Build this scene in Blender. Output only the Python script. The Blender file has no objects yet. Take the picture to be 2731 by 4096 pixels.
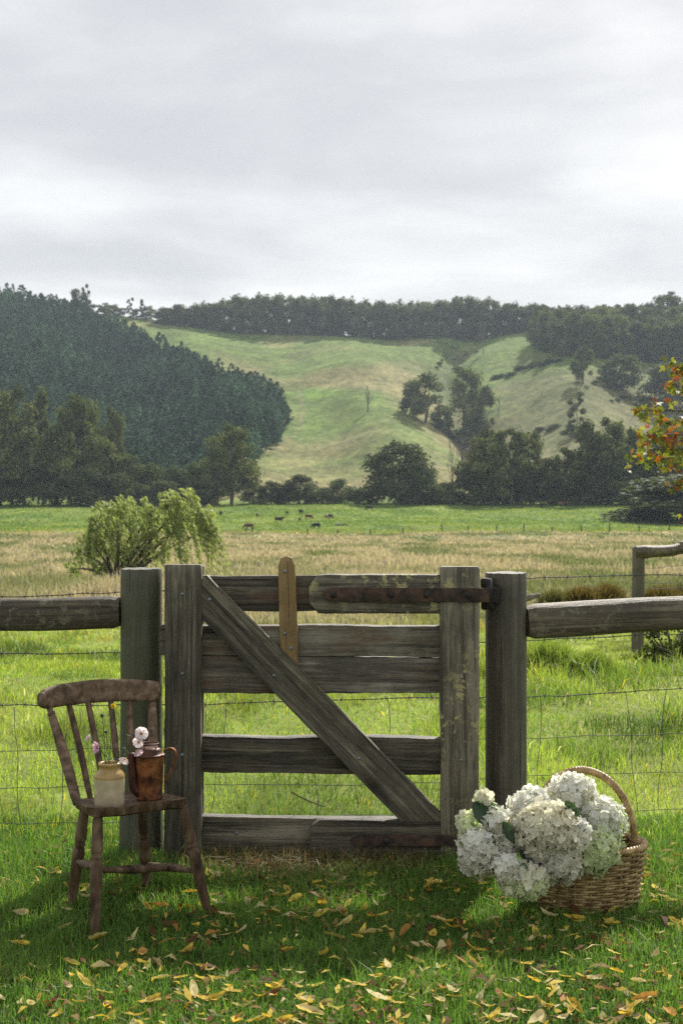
import bpy, math, random
import numpy as np
from mathutils import Vector, Matrix

rng = np.random.default_rng(11)
random.seed(11)
R = math.radians
scene = bpy.context.scene
COL = scene.collection

# ------------------------------------------------------------------ camera, sky, sun, exposure
EYE = 1.37
FPX, CX, HY = 5689.0, 1365.5, 1960.0          # focal length and horizon in photo pixels
cam_d = bpy.data.cameras.new('camera')
cam = bpy.data.objects.new('camera', cam_d)
COL.objects.link(cam)
cam.location = (0, 0, EYE)
cam.rotation_euler = (R(90), 0, 0)
cam_d.sensor_fit = 'VERTICAL'
cam_d.sensor_height = 36
cam_d.lens = 50
cam_d.shift_y = -(2048 - HY) / 4096
cam_d.clip_start = 0.1
cam_d.clip_end = 20000
cam_d.dof.use_dof = True
cam_d.dof.focus_distance = 4.9
cam_d.dof.aperture_fstop = 9.0
scene.camera = cam

SUN_AZ, SUN_EL = R(21), R(39)                 # behind the gate, a little to the right
sd = bpy.data.lights.new('sun', 'SUN')
sd.energy = 5.0
sd.angle = R(1.2)
sd.color = (1.0, 0.95, 0.86)
sun = bpy.data.objects.new('sun', sd)
COL.objects.link(sun)
sv = Vector((math.sin(SUN_AZ) * math.cos(SUN_EL), math.cos(SUN_AZ) * math.cos(SUN_EL), math.sin(SUN_EL)))
sun.rotation_euler = sv.to_track_quat('Z', 'Y').to_euler()
sun.location = (10, 30, 40)

scene.view_settings.view_transform = 'Standard'
scene.view_settings.look = 'None'
scene.view_settings.exposure = 0.55
scene.view_settings.gamma = 1.0
scene.render.engine = 'CYCLES'
scene.cycles.max_bounces = 6
scene.cycles.diffuse_bounces = 3
scene.cycles.transmission_bounces = 3
scene.cycles.volume_bounces = 0
scene.cycles.use_denoising = False
scene.cycles.sample_clamp_indirect = 1.5
scene.cycles.caustics_reflective = False
scene.cycles.caustics_refractive = False

world = bpy.data.worlds.new('World')
scene.world = world
world.use_nodes = True
wt = world.node_tree
wn, wl = wt.nodes, wt.links
for n in list(wn):
    wn.remove(n)
out = wn.new('ShaderNodeOutputWorld')
bg = wn.new('ShaderNodeBackground')
bg.inputs['Strength'].default_value = 0.10
sky = wn.new('ShaderNodeTexSky')
sky.sky_type = 'NISHITA'
sky.sun_disc = False
sky.sun_elevation = SUN_EL
sky.sun_rotation = SUN_AZ
tc = wn.new('ShaderNodeTexCoord')
sep = wn.new('ShaderNodeSeparateXYZ')
wl.new(tc.outputs['Generated'], sep.inputs[0])


def wmath(op, a, b=None, c=None):
    n = wn.new('ShaderNodeMath')
    n.operation = op
    for i, v in enumerate((a, b, c)):
        if v is None:
            continue
        if isinstance(v, (int, float)):
            n.inputs[i].default_value = v
        else:
            wl.new(v, n.inputs[i])
    return n.outputs[0]


zc = wmath('ADD', wmath('MAXIMUM', sep.outputs[2], 0.0), 0.16)
cmb = wn.new('ShaderNodeCombineXYZ')
wl.new(wmath('DIVIDE', sep.outputs[0], zc), cmb.inputs[0])
wl.new(wmath('DIVIDE', sep.outputs[1], zc), cmb.inputs[1])


def wnoise(scale, detail, loc, rough=0.5, dist=0.0):
    m = wn.new('ShaderNodeMapping')
    m.inputs['Location'].default_value = loc
    m.inputs['Scale'].default_value = (0.8, 1.25, 1)
    wl.new(cmb.outputs[0], m.inputs[0])
    n = wn.new('ShaderNodeTexNoise')
    n.inputs['Scale'].default_value = scale
    n.inputs['Detail'].default_value = detail
    n.inputs['Roughness'].default_value = rough
    n.inputs['Distortion'].default_value = dist
    wl.new(m.outputs[0], n.inputs['Vector'])
    return n.outputs['Fac']


n1 = wnoise(1.5, 5, (3.1, 1.7, 0), 0.5, 0.3)
n2 = wnoise(0.75, 3, (8.3, 4.1, 2), 0.45, 0.3)
mixn = wmath('ADD', wmath('MULTIPLY', n1, 1.0), wmath('MULTIPLY', n2, 0.9))
mp3 = wn.new('ShaderNodeMapping')
mp3.inputs['Scale'].default_value = (1.0, 1.0, 2.6)
mp3.inputs['Location'].default_value = (2.7, 0.4, 1.3)
wl.new(tc.outputs['Generated'], mp3.inputs[0])
nz3 = wn.new('ShaderNodeTexNoise')
nz3.inputs['Scale'].default_value = 5.5
nz3.inputs['Detail'].default_value = 6
nz3.inputs['Roughness'].default_value = 0.55
nz3.inputs['Distortion'].default_value = 0.5
wl.new(mp3.outputs[0], nz3.inputs['Vector'])
mixn = wmath('ADD', mixn, wmath('MULTIPLY', nz3.outputs['Fac'], 0.7))
mixn = wmath('SUBTRACT', mixn, 0.80)
# clouds get thinner and brighter towards the horizon
lift = wmath('MULTIPLY', wmath('SUBTRACT', 0.34, wmath('MINIMUM', wmath('MAXIMUM', sep.outputs[2], 0.0), 0.34)), 0.85)
dens = wmath('ADD', mixn, lift)
ramp = wn.new('ShaderNodeValToRGB')
ramp.color_ramp.interpolation = 'B_SPLINE'
e = ramp.color_ramp.elements
e[0].position = 0.30
e[0].color = (.53, .538, .557, 1)
e[1].position = 0.82
e[1].color = (.88, .878, .87, 1)
el = ramp.color_ramp.elements.new(0.54)
el.color = (.68, .682, .687, 1)
wl.new(dens, ramp.inputs[0])
mx = wn.new('ShaderNodeMix')
mx.data_type = 'RGBA'
mx.inputs[0].default_value = 0.93
wl.new(sky.outputs[0], mx.inputs[6])
vs = wn.new('ShaderNodeVectorMath')
vs.operation = 'SCALE'
vs.inputs['Scale'].default_value = 8.4
wl.new(ramp.outputs[0], vs.inputs[0])
wl.new(vs.outputs[0], mx.inputs[7])
wl.new(mx.outputs[2], bg.inputs['Color'])
wl.new(bg.outputs[0], out.inputs['Surface'])


# ------------------------------------------------------------------ small helpers
def P(px, py, Y):
    """photo pixel at distance Y -> world point"""
    return np.array([(px - CX) / FPX * Y, Y, EYE - (py - HY) / FPX * Y])


def hash2(ix, iy, seed):
    h = np.sin(ix * 127.1 + iy * 311.7 + seed * 74.7) * 43758.5453
    return h - np.floor(h)


def vnoise(x, y, seed=0):
    x = np.asarray(x, float)
    y = np.asarray(y, float)
    ix, iy = np.floor(x), np.floor(y)
    fx, fy = x - ix, y - iy
    fx, fy = fx * fx * (3 - 2 * fx), fy * fy * (3 - 2 * fy)
    a, b = hash2(ix, iy, seed), hash2(ix + 1, iy, seed)
    c, d = hash2(ix, iy + 1, seed), hash2(ix + 1, iy + 1, seed)
    return (a + (b - a) * fx) * (1 - fy) + (c + (d - c) * fx) * fy


def fbm(x, y, seed=0, o=4):
    s, a, t = 0, 0.5, 0
    for i in range(o):
        s = s + a * vnoise(np.asarray(x) * 2 ** i, np.asarray(y) * 2 ** i, seed + i * 7)
        t += a
        a *= 0.5
    return s / t


def tag(o, label=None, cat=None, group=None, kind=None):
    if label: o['label'] = label
    if cat: o['category'] = cat
    if group: o['group'] = group
    if kind: o['kind'] = kind
    return o


def empty(name, loc, label, cat, group=None):
    o = bpy.data.objects.new(name, None)
    COL.objects.link(o)
    o.location = [float(v) for v in loc]
    o.empty_display_size = 0.1
    return tag(o, label, cat, group)


class MB:
    """collects pieces into one mesh"""
    def __init__(self):
        self.v, self.f, self.c, self.m, self.n = [], [], [], [], 0

    def add(self, verts, faces, col=None, mat=0):
        verts = np.asarray(verts, float).reshape(-1, 3)
        self.v.append(verts)
        self.f += [tuple(int(i) + self.n for i in f) for f in faces]
        self.m += [mat] * len(faces)
        if col is None:
            col = (1, 1, 1)
        col = np.asarray(col, float)
        if col.ndim == 1:
            col = np.tile(col, (len(verts), 1))
        self.c.append(col)
        self.n += len(verts)
        return self

    def mesh(self, name, mats, smooth=True, origin=None):
        v = np.concatenate(self.v)
        if origin is not None:
            v = v - np.asarray(origin, float)
        me = bpy.data.meshes.new(name)
        me.from_pydata(v.tolist(), [], self.f)
        c = np.concatenate(self.c)
        at = me.color_attributes.new('Col', 'FLOAT_COLOR', 'POINT')
        at.data.foreach_set('color', np.column_stack([c, np.ones(len(c))]).astype(np.float32).ravel())
        if smooth:
            me.polygons.foreach_set('use_smooth', np.ones(len(me.polygons), bool))
        for m in (mats if isinstance(mats, (list, tuple)) else [mats]):
            me.materials.append(m)
        me.polygons.foreach_set('material_index', np.array(self.m, dtype=np.int32))
        me.update()
        return me

    def build(self, name, mats, parent=None, smooth=True, origin=None):
        if parent is not None and origin is None:
            origin = parent.location
        me = self.mesh(name, mats, smooth, origin)
        o = bpy.data.objects.new(name, me)
        COL.objects.link(o)
        if parent is not None:
            o.parent = parent
        elif origin is not None:
            o.location = [float(t) for t in origin]
        return o


def fast_quads(name, V, colv, mat, k=4, origin=None, link=True):
    """V (n, m, 3) patches of m=4 (one quad) or m=6 (two stacked quads); colv (n,3) or (n,m,3)"""
    n, m = V.shape[:2]
    if colv.ndim == 2:
        colv = np.repeat(colv[:, None, :], m, 1)
    pts = V.reshape(-1, 3)
    if origin is not None:
        pts = pts - np.asarray(origin)
    base = (np.arange(n) * m)[:, None]
    if m == 4:
        idx = base + np.array([[0, 1, 2, 3]])
        idx = idx.reshape(-1, 4)
    else:
        idx = (base[:, None, :] + np.array([[0, 1, 3, 2], [2, 3, 5, 4]])[None]).reshape(-1, 4)
    me = bpy.data.meshes.new(name)
    me.vertices.add(len(pts))
    me.vertices.foreach_set('co', pts.astype(np.float32).ravel())
    me.loops.add(idx.size)
    me.loops.foreach_set('vertex_index', idx.astype(np.int32).ravel())
    me.polygons.add(len(idx))
    me.polygons.foreach_set('loop_start', (np.arange(len(idx)) * 4).astype(np.int32))
    me.update(calc_edges=True)
    at = me.color_attributes.new('Col', 'FLOAT_COLOR', 'POINT')
    c = colv.reshape(-1, 3)
    at.data.foreach_set('color', np.column_stack([c, np.ones(len(c))]).astype(np.float32).ravel())
    me.materials.append(mat)
    if not link:
        return me
    o = bpy.data.objects.new(name, me)
    COL.objects.link(o)
    if origin is not None:
        o.location = [float(t) for t in origin]
    return o


def frames(path, closed=False):
    path = np.asarray(path, float)
    if closed:
        t = np.roll(path, -1, 0) - np.roll(path, 1, 0)
    else:
        t = np.gradient(path, axis=0)
    t = t / np.maximum(np.linalg.norm(t, axis=1, keepdims=True), 1e-9)
    up = np.array([0, 0, 1.0]) if abs(t[0][2]) < 0.9 else np.array([0, 1.0, 0])
    N, B = [], []
    a = up
    for i in range(len(path)):
        a = a - t[i] * np.dot(a, t[i])
        a = a / max(np.linalg.norm(a), 1e-9)
        N.append(a)
        B.append(np.cross(t[i], a))
    return t, np.array(N), np.array(B)


def tube(path, rad, sides=8, closed=False, cap=True, squash=1.0):
    path = np.asarray(path, float)
    n = len(path)
    rad = np.broadcast_to(np.asarray(rad, float), (n,))
    t, N, B = frames(path, closed)
    ang = np.linspace(0, 2 * math.pi, sides, endpoint=False)
    ring = np.cos(ang)[None, :, None] * N[:, None, :] + squash * np.sin(ang)[None, :, None] * B[:, None, :]
    v = (path[:, None, :] + ring * rad[:, None, None]).reshape(-1, 3)
    f = []
    for i in range(n if closed else n - 1):
        j = (i + 1) % n
        for s in range(sides):
            s2 = (s + 1) % sides
            f.append((i * sides + s, i * sides + s2, j * sides + s2, j * sides + s))
    if cap and not closed:
        f.append(tuple(range(sides))[::-1])
        f.append(tuple((n - 1) * sides + s for s in range(sides)))
    return v, f


def lathe(profile, sides=32, centre=(0, 0, 0), lean=None):
    pr = np.asarray(profile, float)
    a = np.linspace(0, 2 * math.pi, sides, endpoint=False)
    v = np.stack([pr[:, 0, None] * np.cos(a), pr[:, 0, None] * np.sin(a), np.repeat(pr[:, 1, None], sides, 1)], 2)
    v = v.reshape(-1, 3)
    if lean is not None:
        v = v @ np.asarray(lean).T
    v = v + np.asarray(centre, float)
    f = []
    for i in range(len(pr) - 1):
        for s in range(sides):
            s2 = (s + 1) % sides
            f.append((i * sides + s, i * sides + s2, (i + 1) * sides + s2, (i + 1) * sides + s))
    return v, f


def curve(pts, n=24):
    """smooth Catmull-Rom path through points"""
    p = np.asarray(pts, float)
    p = np.vstack([2 * p[0] - p[1], p, 2 * p[-1] - p[-2]])
    m = len(p) - 3
    o = []
    for u in np.linspace(0, m, n):
        i = min(int(u), m - 1)
        t = u - i
        a, b, c, d = p[i:i + 4]
        o.append(0.5 * (2 * b + (c - a) * t + (2 * a - 5 * b + 4 * c - d) * t * t + (3 * b - a - 3 * c + d) * t ** 3))
    return np.array(o)


# ------------------------------------------------------------------ materials
def new_mat(name):
    m = bpy.data.materials.new(name)
    m.use_nodes = True
    nt = m.node_tree
    b = nt.nodes['Principled BSDF']
    return m, nt, b


def node(nt, typ, **kw):
    n = nt.nodes.new(typ)
    for k, v in kw.items():
        setattr(n, k, v)
    return n


def noise_node(nt, vec, scale, detail=4, rough=0.55, dist=0.0):
    n = node(nt, 'ShaderNodeTexNoise')
    n.inputs['Scale'].default_value = scale
    n.inputs['Detail'].default_value = detail
    n.inputs['Roughness'].default_value = rough
    n.inputs['Distortion'].default_value = dist
    if vec is not None:
        nt.links.new(vec, n.inputs['Vector'])
    return n.outputs['Fac']


def ramp_node(nt, fac, stops, interp='LINEAR'):
    r = node(nt, 'ShaderNodeValToRGB')
    r.color_ramp.interpolation = interp
    el = r.color_ramp.elements
    el[0].position, el[0].color = stops[0][0], (*stops[0][1], 1)
    el[1].position, el[1].color = stops[-1][0], (*stops[-1][1], 1)
    for p, c in stops[1:-1]:
        k = el.new(p)
        k.color = (*c, 1)
    nt.links.new(fac, r.inputs[0])
    return r.outputs[0]


def mixc(nt, fac, a, b, mode='MIX'):
    m = node(nt, 'ShaderNodeMix', data_type='RGBA', blend_type=mode)
    for i, v in ((0, fac), (6, a), (7, b)):
        if isinstance(v, (int, float)):
            m.inputs[i].default_value = v
        elif isinstance(v, tuple):
            m.inputs[i].default_value = (*v, 1)
        else:
            nt.links.new(v, m.inputs[i])
    return m.outputs[2]


def mth(nt, op, a, b=None):
    n = node(nt, 'ShaderNodeMath', operation=op)
    for i, v in enumerate((a, b)):
        if v is None: continue
        if isinstance(v, (int, float)):
            n.inputs[i].default_value = v
        else:
            nt.links.new(v, n.inputs[i])
    return n.outputs[0]


def coords(nt, scale=(1, 1, 1), kind='Object', rand=True):
    t = node(nt, 'ShaderNodeTexCoord')
    m = node(nt, 'ShaderNodeMapping')
    m.inputs['Scale'].default_value = scale
    nt.links.new(t.outputs[kind], m.inputs[0])
    if rand:
        oi = node(nt, 'ShaderNodeObjectInfo')
        c = node(nt, 'ShaderNodeCombineXYZ')
        s = mth(nt, 'MULTIPLY', oi.outputs['Random'], 37.0)
        for i in range(3):
            nt.links.new(s, c.inputs[i])
        nt.links.new(c.outputs[0], m.inputs['Location'])
    return m.outputs[0]


def bump(nt, b, h, strength=0.5, dist=0.01):
    n = node(nt, 'ShaderNodeBump')
    n.inputs['Strength'].default_value = strength
    n.inputs['Distance'].default_value = dist
    nt.links.new(h, n.inputs['Height'])
    nt.links.new(n.outputs[0], b.inputs['Normal'])


def wood_mat(name, stops, lichen=None, rust=None, speck=0.0, moss=None, grain=(1.2, 34, 34), rough=0.85):
    """weathered timber, grain along local X"""
    m, nt, b = new_mat(name)
    vec = coords(nt, grain)
    g = noise_node(nt, vec, 1.0, 9, 0.7, 1.0)
    vec2 = coords(nt, (0.8, 7, 7))
    g2 = noise_node(nt, vec2, 1.0, 4, 0.55)
    fac = mth(nt, 'ADD', mth(nt, 'MULTIPLY', g, 0.68), mth(nt, 'MULTIPLY', g2, 0.32))
    fine = noise_node(nt, coords(nt, (14, 160, 160)), 1.0, 4, 0.7)
    fac = mth(nt, 'ADD', fac, mth(nt, 'MULTIPLY', mth(nt, 'SUBTRACT', fine, 0.5), 0.22))
    oi = node(nt, 'ShaderNodeObjectInfo')
    fac = mth(nt, 'ADD', fac, mth(nt, 'MULTIPLY', mth(nt, 'SUBTRACT', oi.outputs['Random'], 0.5), 0.05))
    col = ramp_node(nt, fac, stops)
    vb = coords(nt, (1, 1, 1))
    blot = noise_node(nt, vb, 6.0, 5, 0.6)
    col = mixc(nt, ramp_node(nt, blot, [(0.42, (0.0, 0.0, 0.0)), (0.7, (0.55, 0.55, 0.55))]), col, tuple(c * 0.42 for c in stops[0][1]))
    # dark checks along the grain
    ck = noise_node(nt, coords(nt, (1.6, 85, 85)), 1.0, 2, 0.5, 0.3)
    ckm = ramp_node(nt, ck, [(0.66, (0, 0, 0)), (0.73, (1, 1, 1))])
    col = mixc(nt, mth(nt, 'MULTIPLY', ckm, 0.5), col, (0.018, 0.016, 0.012))
    if moss:
        mo = noise_node(nt, vb, 3.0, 5, 0.6)
        col = mixc(nt, ramp_node(nt, mo, [(0.40, (0.1, 0.1, 0.1)), (0.65, (0.75, 0.75, 0.75))]), col, moss)
    if lichen:
        a = noise_node(nt, vb, 24, 6, 0.75, 0.4)
        z = noise_node(nt, vb, 3.2, 3, 0.6)
        k = mth(nt, 'MULTIPLY', ramp_node(nt, a, [(0.53, (0, 0, 0)), (0.59, (1, 1, 1))]), ramp_node(nt, z, [(0.40, (0, 0, 0)), (0.50, (1, 1, 1))]))
        col = mixc(nt, mth(nt, 'MULTIPLY', k, 0.85), col, lichen)
    if rust:
        z = noise_node(nt, coords(nt, (1.5, 6, 6)), 2.0, 5, 0.65)
        col = mixc(nt, ramp_node(nt, z, [(0.52, (0, 0, 0)), (0.68, (0.8, 0.8, 0.8))]), col, rust)
    nt.links.new(col, b.inputs['Base Color'])
    b.inputs['Roughness'].default_value = rough - .25
    b.inputs['Specular IOR Level'].default_value = 0.5
    h = mth(nt, 'SUBTRACT', fac, mth(nt, 'MULTIPLY', ckm, 0.5))
    bump(nt, b, h, 1.0, 0.012)
    return m


def noise_mat(name, stops, scale=8, detail=6, rough=0.8, metal=0.0, spec=0.3, bstr=0.4, bdist=0.004, vscale=(1, 1, 1)):
    m, nt, b = new_mat(name)
    n = noise_node(nt, coords(nt, vscale), scale, detail, 0.62, 0.3)
    nt.links.new(ramp_node(nt, n, stops), b.inputs['Base Color'])
    b.inputs['Roughness'].default_value = rough
    b.inputs['Metallic'].default_value = metal
    b.inputs['Specular IOR Level'].default_value = spec
    bump(nt, b, n, bstr, bdist)
    return m


def leaf_mat(name, trans=0.4, rough=0.5, spec=0.3, vary=0.3, tint=(1.15, 1.2, 0.6)):
    """thin leaves and blades coloured by their own 'Col', letting light through"""
    m, nt, b = new_mat(name)
    at = node(nt, 'ShaderNodeAttribute', attribute_name='Col')
    col = at.outputs['Color']
    if vary:
        oi = node(nt, 'ShaderNodeObjectInfo')
        v = mth(nt, 'ADD', mth(nt, 'MULTIPLY', oi.outputs['Random'], vary), 1 - vary / 2)
        vm = node(nt, 'ShaderNodeVectorMath', operation='SCALE')
        nt.links.new(col, vm.inputs[0])
        nt.links.new(v, vm.inputs['Scale'])
        col = vm.outputs[0]
    nt.links.new(col, b.inputs['Base Color'])
    b.inputs['Roughness'].default_value = rough
    b.inputs['Specular IOR Level'].default_value = spec
    tr = node(nt, 'ShaderNodeBsdfTranslucent')
    nt.links.new(mixc(nt, 1.0, col, tint, 'MULTIPLY'), tr.inputs[0])
    ms = node(nt, 'ShaderNodeMixShader')
    ms.inputs[0].default_value = trans
    nt.links.new(b.outputs[0], ms.inputs[1])
    nt.links.new(tr.outputs[0], ms.inputs[2])
    nt.links.new(ms.outputs[0], nt.nodes['Material Output'].inputs['Surface'])
    return m


GREY = [(0.38, (0.026, 0.021, 0.013)), (0.49, (0.10, 0.086, 0.057)), (0.60, (0.25, 0.222, 0.155))]
M = {}
M['grey_wood'] = wood_mat('weathered grey timber', GREY)
M['rust_wood'] = wood_mat('grey timber with brown stain', GREY, rust=(0.11, 0.055, 0.03))
M['pale_wood'] = wood_mat('pale grey brown timber', [(0.38, (0.036, 0.030, 0.020)), (0.49, (0.12, 0.104, 0.073)), (0.60, (0.27, 0.245, 0.185))], rust=(0.13, 0.07, 0.035))
M['lichen_wood'] = wood_mat('grey timber with lichen', GREY, lichen=(0.42, 0.38, 0.17))
M['yellow_wood'] = wood_mat('yellow brown timber', [(0.25, (0.14, 0.085, 0.03)), (0.5, (0.27, 0.175, 0.065)), (0.75, (0.38, 0.27, 0.115))])
M['moss_post'] = wood_mat('green stained round timber', [(0.3, (0.035, 0.035, 0.022)), (0.5, (0.085, 0.082, 0.055)), (0.7, (0.16, 0.155, 0.11))], moss=(0.075, 0.085, 0.032))
M['brown_post'] = wood_mat('brown grey round timber', [(0.3, (0.038, 0.031, 0.022)), (0.5, (0.095, 0.083, 0.058)), (0.7, (0.19, 0.17, 0.125))])
M['log'] = wood_mat('old log timber', [(0.38, (0.026, 0.019, 0.010)), (0.50, (0.08, 0.062, 0.035)), (0.64, (0.20, 0.162, 0.10))], lichen=(0.16, 0.15, 0.09))
M['rust'] = noise_mat('rusted iron', [(0.36, (0.022, 0.018, 0.015)), (0.5, (0.052, 0.036, 0.027)), (0.66, (0.105, 0.062, 0.042))], 22, 8, 0.8, 0.15, 0.3, 0.8, 0.004)
M['iron'] = noise_mat('dark iron', [(0.3, (0.012, 0.011, 0.01)), (0.7, (0.05, 0.04, 0.034))], 30, 6, 0.65, 0.3, 0.4, 0.5)
M['bolt'] = noise_mat('galvanised bolt', [(0.3, (0.12, 0.14, 0.15)), (0.7, (0.28, 0.32, 0.34))], 40, 3, 0.5, 0.5, 0.5, 0.2)
M['wire'] = noise_mat('grey fence wire', [(0.3, (0.05, 0.05, 0.05)), (0.7, (0.14, 0.135, 0.13))], 30, 3, 0.7, 0.0, 0.15, 0.1)
M['chair_wood'] = noise_mat('worn brown chair wood', [(0.34, (0.024, 0.013, 0.006)), (0.5, (0.082, 0.047, 0.024)), (0.68, (0.185, 0.128, 0.076))], 26, 10, 0.65, 0.0, 0.35, 0.5, 0.003, (1, 1, 0.35))
M['chair_pale'] = noise_mat('worn pale chair wood', [(0.34, (0.044, 0.025, 0.013)), (0.5, (0.125, 0.080, 0.046)), (0.68, (0.25, 0.182, 0.12))], 28, 10, 0.7, 0.0, 0.35, 0.5, 0.003)
M['jar'] = noise_mat('cream stoneware glaze', [(0.35, (0.40, 0.33, 0.21)), (0.65, (0.52, 0.45, 0.31))], 40, 5, 0.28, 0, 0.5, 0.1, 0.001)
M['jar_tan'] = noise_mat('tan stoneware glaze', [(0.35, (0.30, 0.19, 0.06)), (0.65, (0.42, 0.29, 0.11))], 30, 5, 0.22, 0, 0.5, 0.1, 0.001)
M['copper'] = noise_mat('tarnished copper', [(0.36, (0.04, 0.016, 0.009)), (0.5, (0.16, 0.06, 0.022)), (0.64, (0.30, 0.125, 0.045))], 26, 9, 0.55, 0.5, 0.35, 0.3, 0.002)
M['copper_dark'] = noise_mat('dark tarnished copper', [(0.3, (0.03, 0.013, 0.01)), (0.7, (0.13, 0.05, 0.03))], 18, 8, 0.5, 0.5, 0.4, 0.3, 0.002)
M['wicker'] = noise_mat('brown wicker', [(0.34, (0.11, 0.070, 0.025)), (0.5, (0.28, 0.19, 0.075)), (0.66, (0.50, 0.37, 0.18))], 26, 5, 0.5, 0, 0.45, 0.3, 0.002)
M['cane'] = noise_mat('twisted cane', [(0.34, (0.15, 0.09, 0.030)), (0.5, (0.33, 0.215, 0.085)), (0.66, (0.52, 0.38, 0.18))], 30, 5, 0.42, 0, 0.5, 0.3, 0.002)
M['bark'] = noise_mat('grey brown bark', [(0.3, (0.05, 0.04, 0.03)), (0.7, (0.16, 0.135, 0.105))], 3, 6, 0.9, 0, 0.1, 0.5, 0.02)
M['dead_wood'] = noise_mat('dead grey branches', [(0.3, (0.11, 0.095, 0.08)), (0.7, (0.22, 0.2, 0.175))], 3, 6, 0.9, 0, 0.1, 0.5, 0.02)
M['grass'] = leaf_mat('lawn grass', 0.45, 0.5, 0.3, 0.0, (1.2, 1.3, 0.65))
M['lush'] = leaf_mat('lush pasture grass', 0.58, 0.5, 0.3, 0.0, (1.4, 1.4, 0.65))
M['straw'] = leaf_mat('dry meadow grass', 0.4, 0.6, 0.2, 0.0, (1.1, 1.05, 0.8))
M['fallen'] = leaf_mat('fallen leaf', 0.38, 0.7, 0.12, 0.5, (1.1, 1.0, 0.5))
M['gum_leaf'] = leaf_mat('eucalypt leaves', 0.3, 0.7, 0.08, 0.45)
M['pine'] = leaf_mat('pine needles', 0.25, 0.8, 0.05, 0.0, (1.0, 1.1, .9))
M['willow'] = leaf_mat('willow leaves', 0.5, 0.5, 0.25, 0.0, (1.2, 1.2, .7))
M['oak'] = leaf_mat('autumn leaves', 0.45, 0.5, 0.25, 0.0, (1.0, 1.05, 0.45))
M['rush'] = leaf_mat('rush stems', 0.3, 0.5, 0.3, 0.0)
M['petal'] = leaf_mat('white petals', 0.5, 0.6, 0.2, 0.0, (1.0, 1.02, 0.9))
M['flower_leaf'] = leaf_mat('flower leaves and stems', 0.3, 0.45, 0.4, 0.0)
M['hide'] = leaf_mat('cattle hide', 0.0, 0.7, 0.2, 0.0)


def ground_mat():
    m, nt, b = new_mat('grass covered ground')
    at = node(nt, 'ShaderNodeAttribute', attribute_name='Col')
    v = coords(nt, (1, 1, 1), 'Object', False)
    f1 = noise_node(nt, v, 0.06, 6, 0.65)
    f2 = noise_node(nt, v, 0.9, 6, 0.7)
    f3 = noise_node(nt, coords(nt, (1, 0.45, 1), 'Object', False), 0.28, 6, 0.75)
    col = mixc(nt, 1.0, at.outputs['Color'], ramp_node(nt, f1, [(0.3, (0.68, 0.72, 0.7)), (0.7, (1.28, 1.25, 1.2))]), 'MULTIPLY')
    col = mixc(nt, 1.0, col, ramp_node(nt, f2, [(0.3, (0.6, 0.62, 0.6)), (0.7, (1.4, 1.36, 1.35))]), 'MULTIPLY')
    col = mixc(nt, 1.0, col, ramp_node(nt, f3, [(0.36, (0.55, 0.64, 0.56)), (0.64, (1.42, 1.32, 1.4))]), 'MULTIPLY')
    nt.links.new(col, b.inputs['Base Color'])
    b.inputs['Roughness'].default_value = 0.95
    b.inputs['Specular IOR Level'].default_value = 0.05
    bump(nt, b, f2, 0.6, 0.15)
    return m


M['ground'] = ground_mat()

# ------------------------------------------------------------------ the land: one height function
Yk = np.array([-60, 5.3, 10, 15, 25, 60, 100, 180, 270, 330, 400, 430], float)
pk = [None, None, 2710, 2640, 2440, 2330, 2262, 2186, 2135, 2085, 2027, 2014]
Zk = np.array([0.0 if p is None else EYE - (p - HY) / FPX * y for p, y in zip(pk, Yk)])
rid_x = np.array([-1500, -300, 0, 330, 480, 900, 1300, 1560, 1720, 2100, 2250, 2480, 2731, 3300, 4500], float)
rid_y = np.array([1260, 1215, 1200, 1248, 1262, 1318, 1338, 1350, 1336, 1326, 1316, 1290, 1255, 1200, 1230], float)
Gt = np.array([0, .10, .25, .45, .65, .82, 1.0])
Gv = np.array([0, .06, .22, .47, .70, .87, 1.0])
G1Y = np.array([520, 600, 700, 800, 880, 960, 1010], float)
G1X = np.array([1990, 1930, 1850, 1800, 1770, 1860, 1960], float)


def ground_z(x, Y):
    x = np.asarray(x, float)
    Y = np.asarray(Y, float)
    z = np.interp(Y, Yk, Zk)
    und = (fbm(x / 26, Y / 26, 3, 3) - 0.5) * 1.6 * np.clip((Y - 30) / 60, 0, 1) * np.clip((430 - Y) / 60, 0.15, 1) * np.clip(Y / 200, 0, 1)
    z = z + und
    px = np.clip(x / np.maximum(Y, 60) * FPX + CX, -1500, 4500)
    t = np.clip((Y - 430) / 570, 0, 1)
    g = np.interp(t, Gt, Gv)
    k = 14
    ry = np.interp(px, rid_x, rid_y)
    py = 2014 + (ry - 2014) * g
    # spurs and gullies, in metres of height
    win = np.sin(np.clip(t, 0, 1) * math.pi) ** 0.8
    dz = -11 * np.exp(-((px - np.interp(Y, G1Y, G1X)) / 85) ** 2) * np.clip((Y - 470) / 120, 0, 1) * np.clip((1010 - Y) / 80, 0, 1)
    dz = dz + 11 * np.exp(-((px - (1560 + (Y - 600) * -0.55)) / 190) ** 2) * win
    dz = dz + 15 * np.exp(-((px - (2330 + (Y - 640) * -0.35)) / 200) ** 2) * win
    dz = dz - 10 * np.exp(-((px - (700 + (Y - 560) * -0.9)) / 110) ** 2) * win
    dz = dz + 7 * np.exp(-((px - (980 + (Y - 560) * -0.5)) / 150) ** 2) * win
    dz = dz + (fbm(x / 75, Y / 75, 9, 4) - 0.5) * 9 * win + (fbm(x / 18, Y / 22, 29, 3) - 0.5) * 1.8 * win
    zh = EYE - (py - HY) / FPX * np.clip(Y, 430, 1000) + dz
    zh = np.where(Y > 1000, zh - (Y - 1000) * 0.16, zh)
    return np.where(Y > 430, zh + und * 0, z)


def gz(x, Y):
    return float(ground_z(np.array([x]), np.array([Y]))[0])


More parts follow.
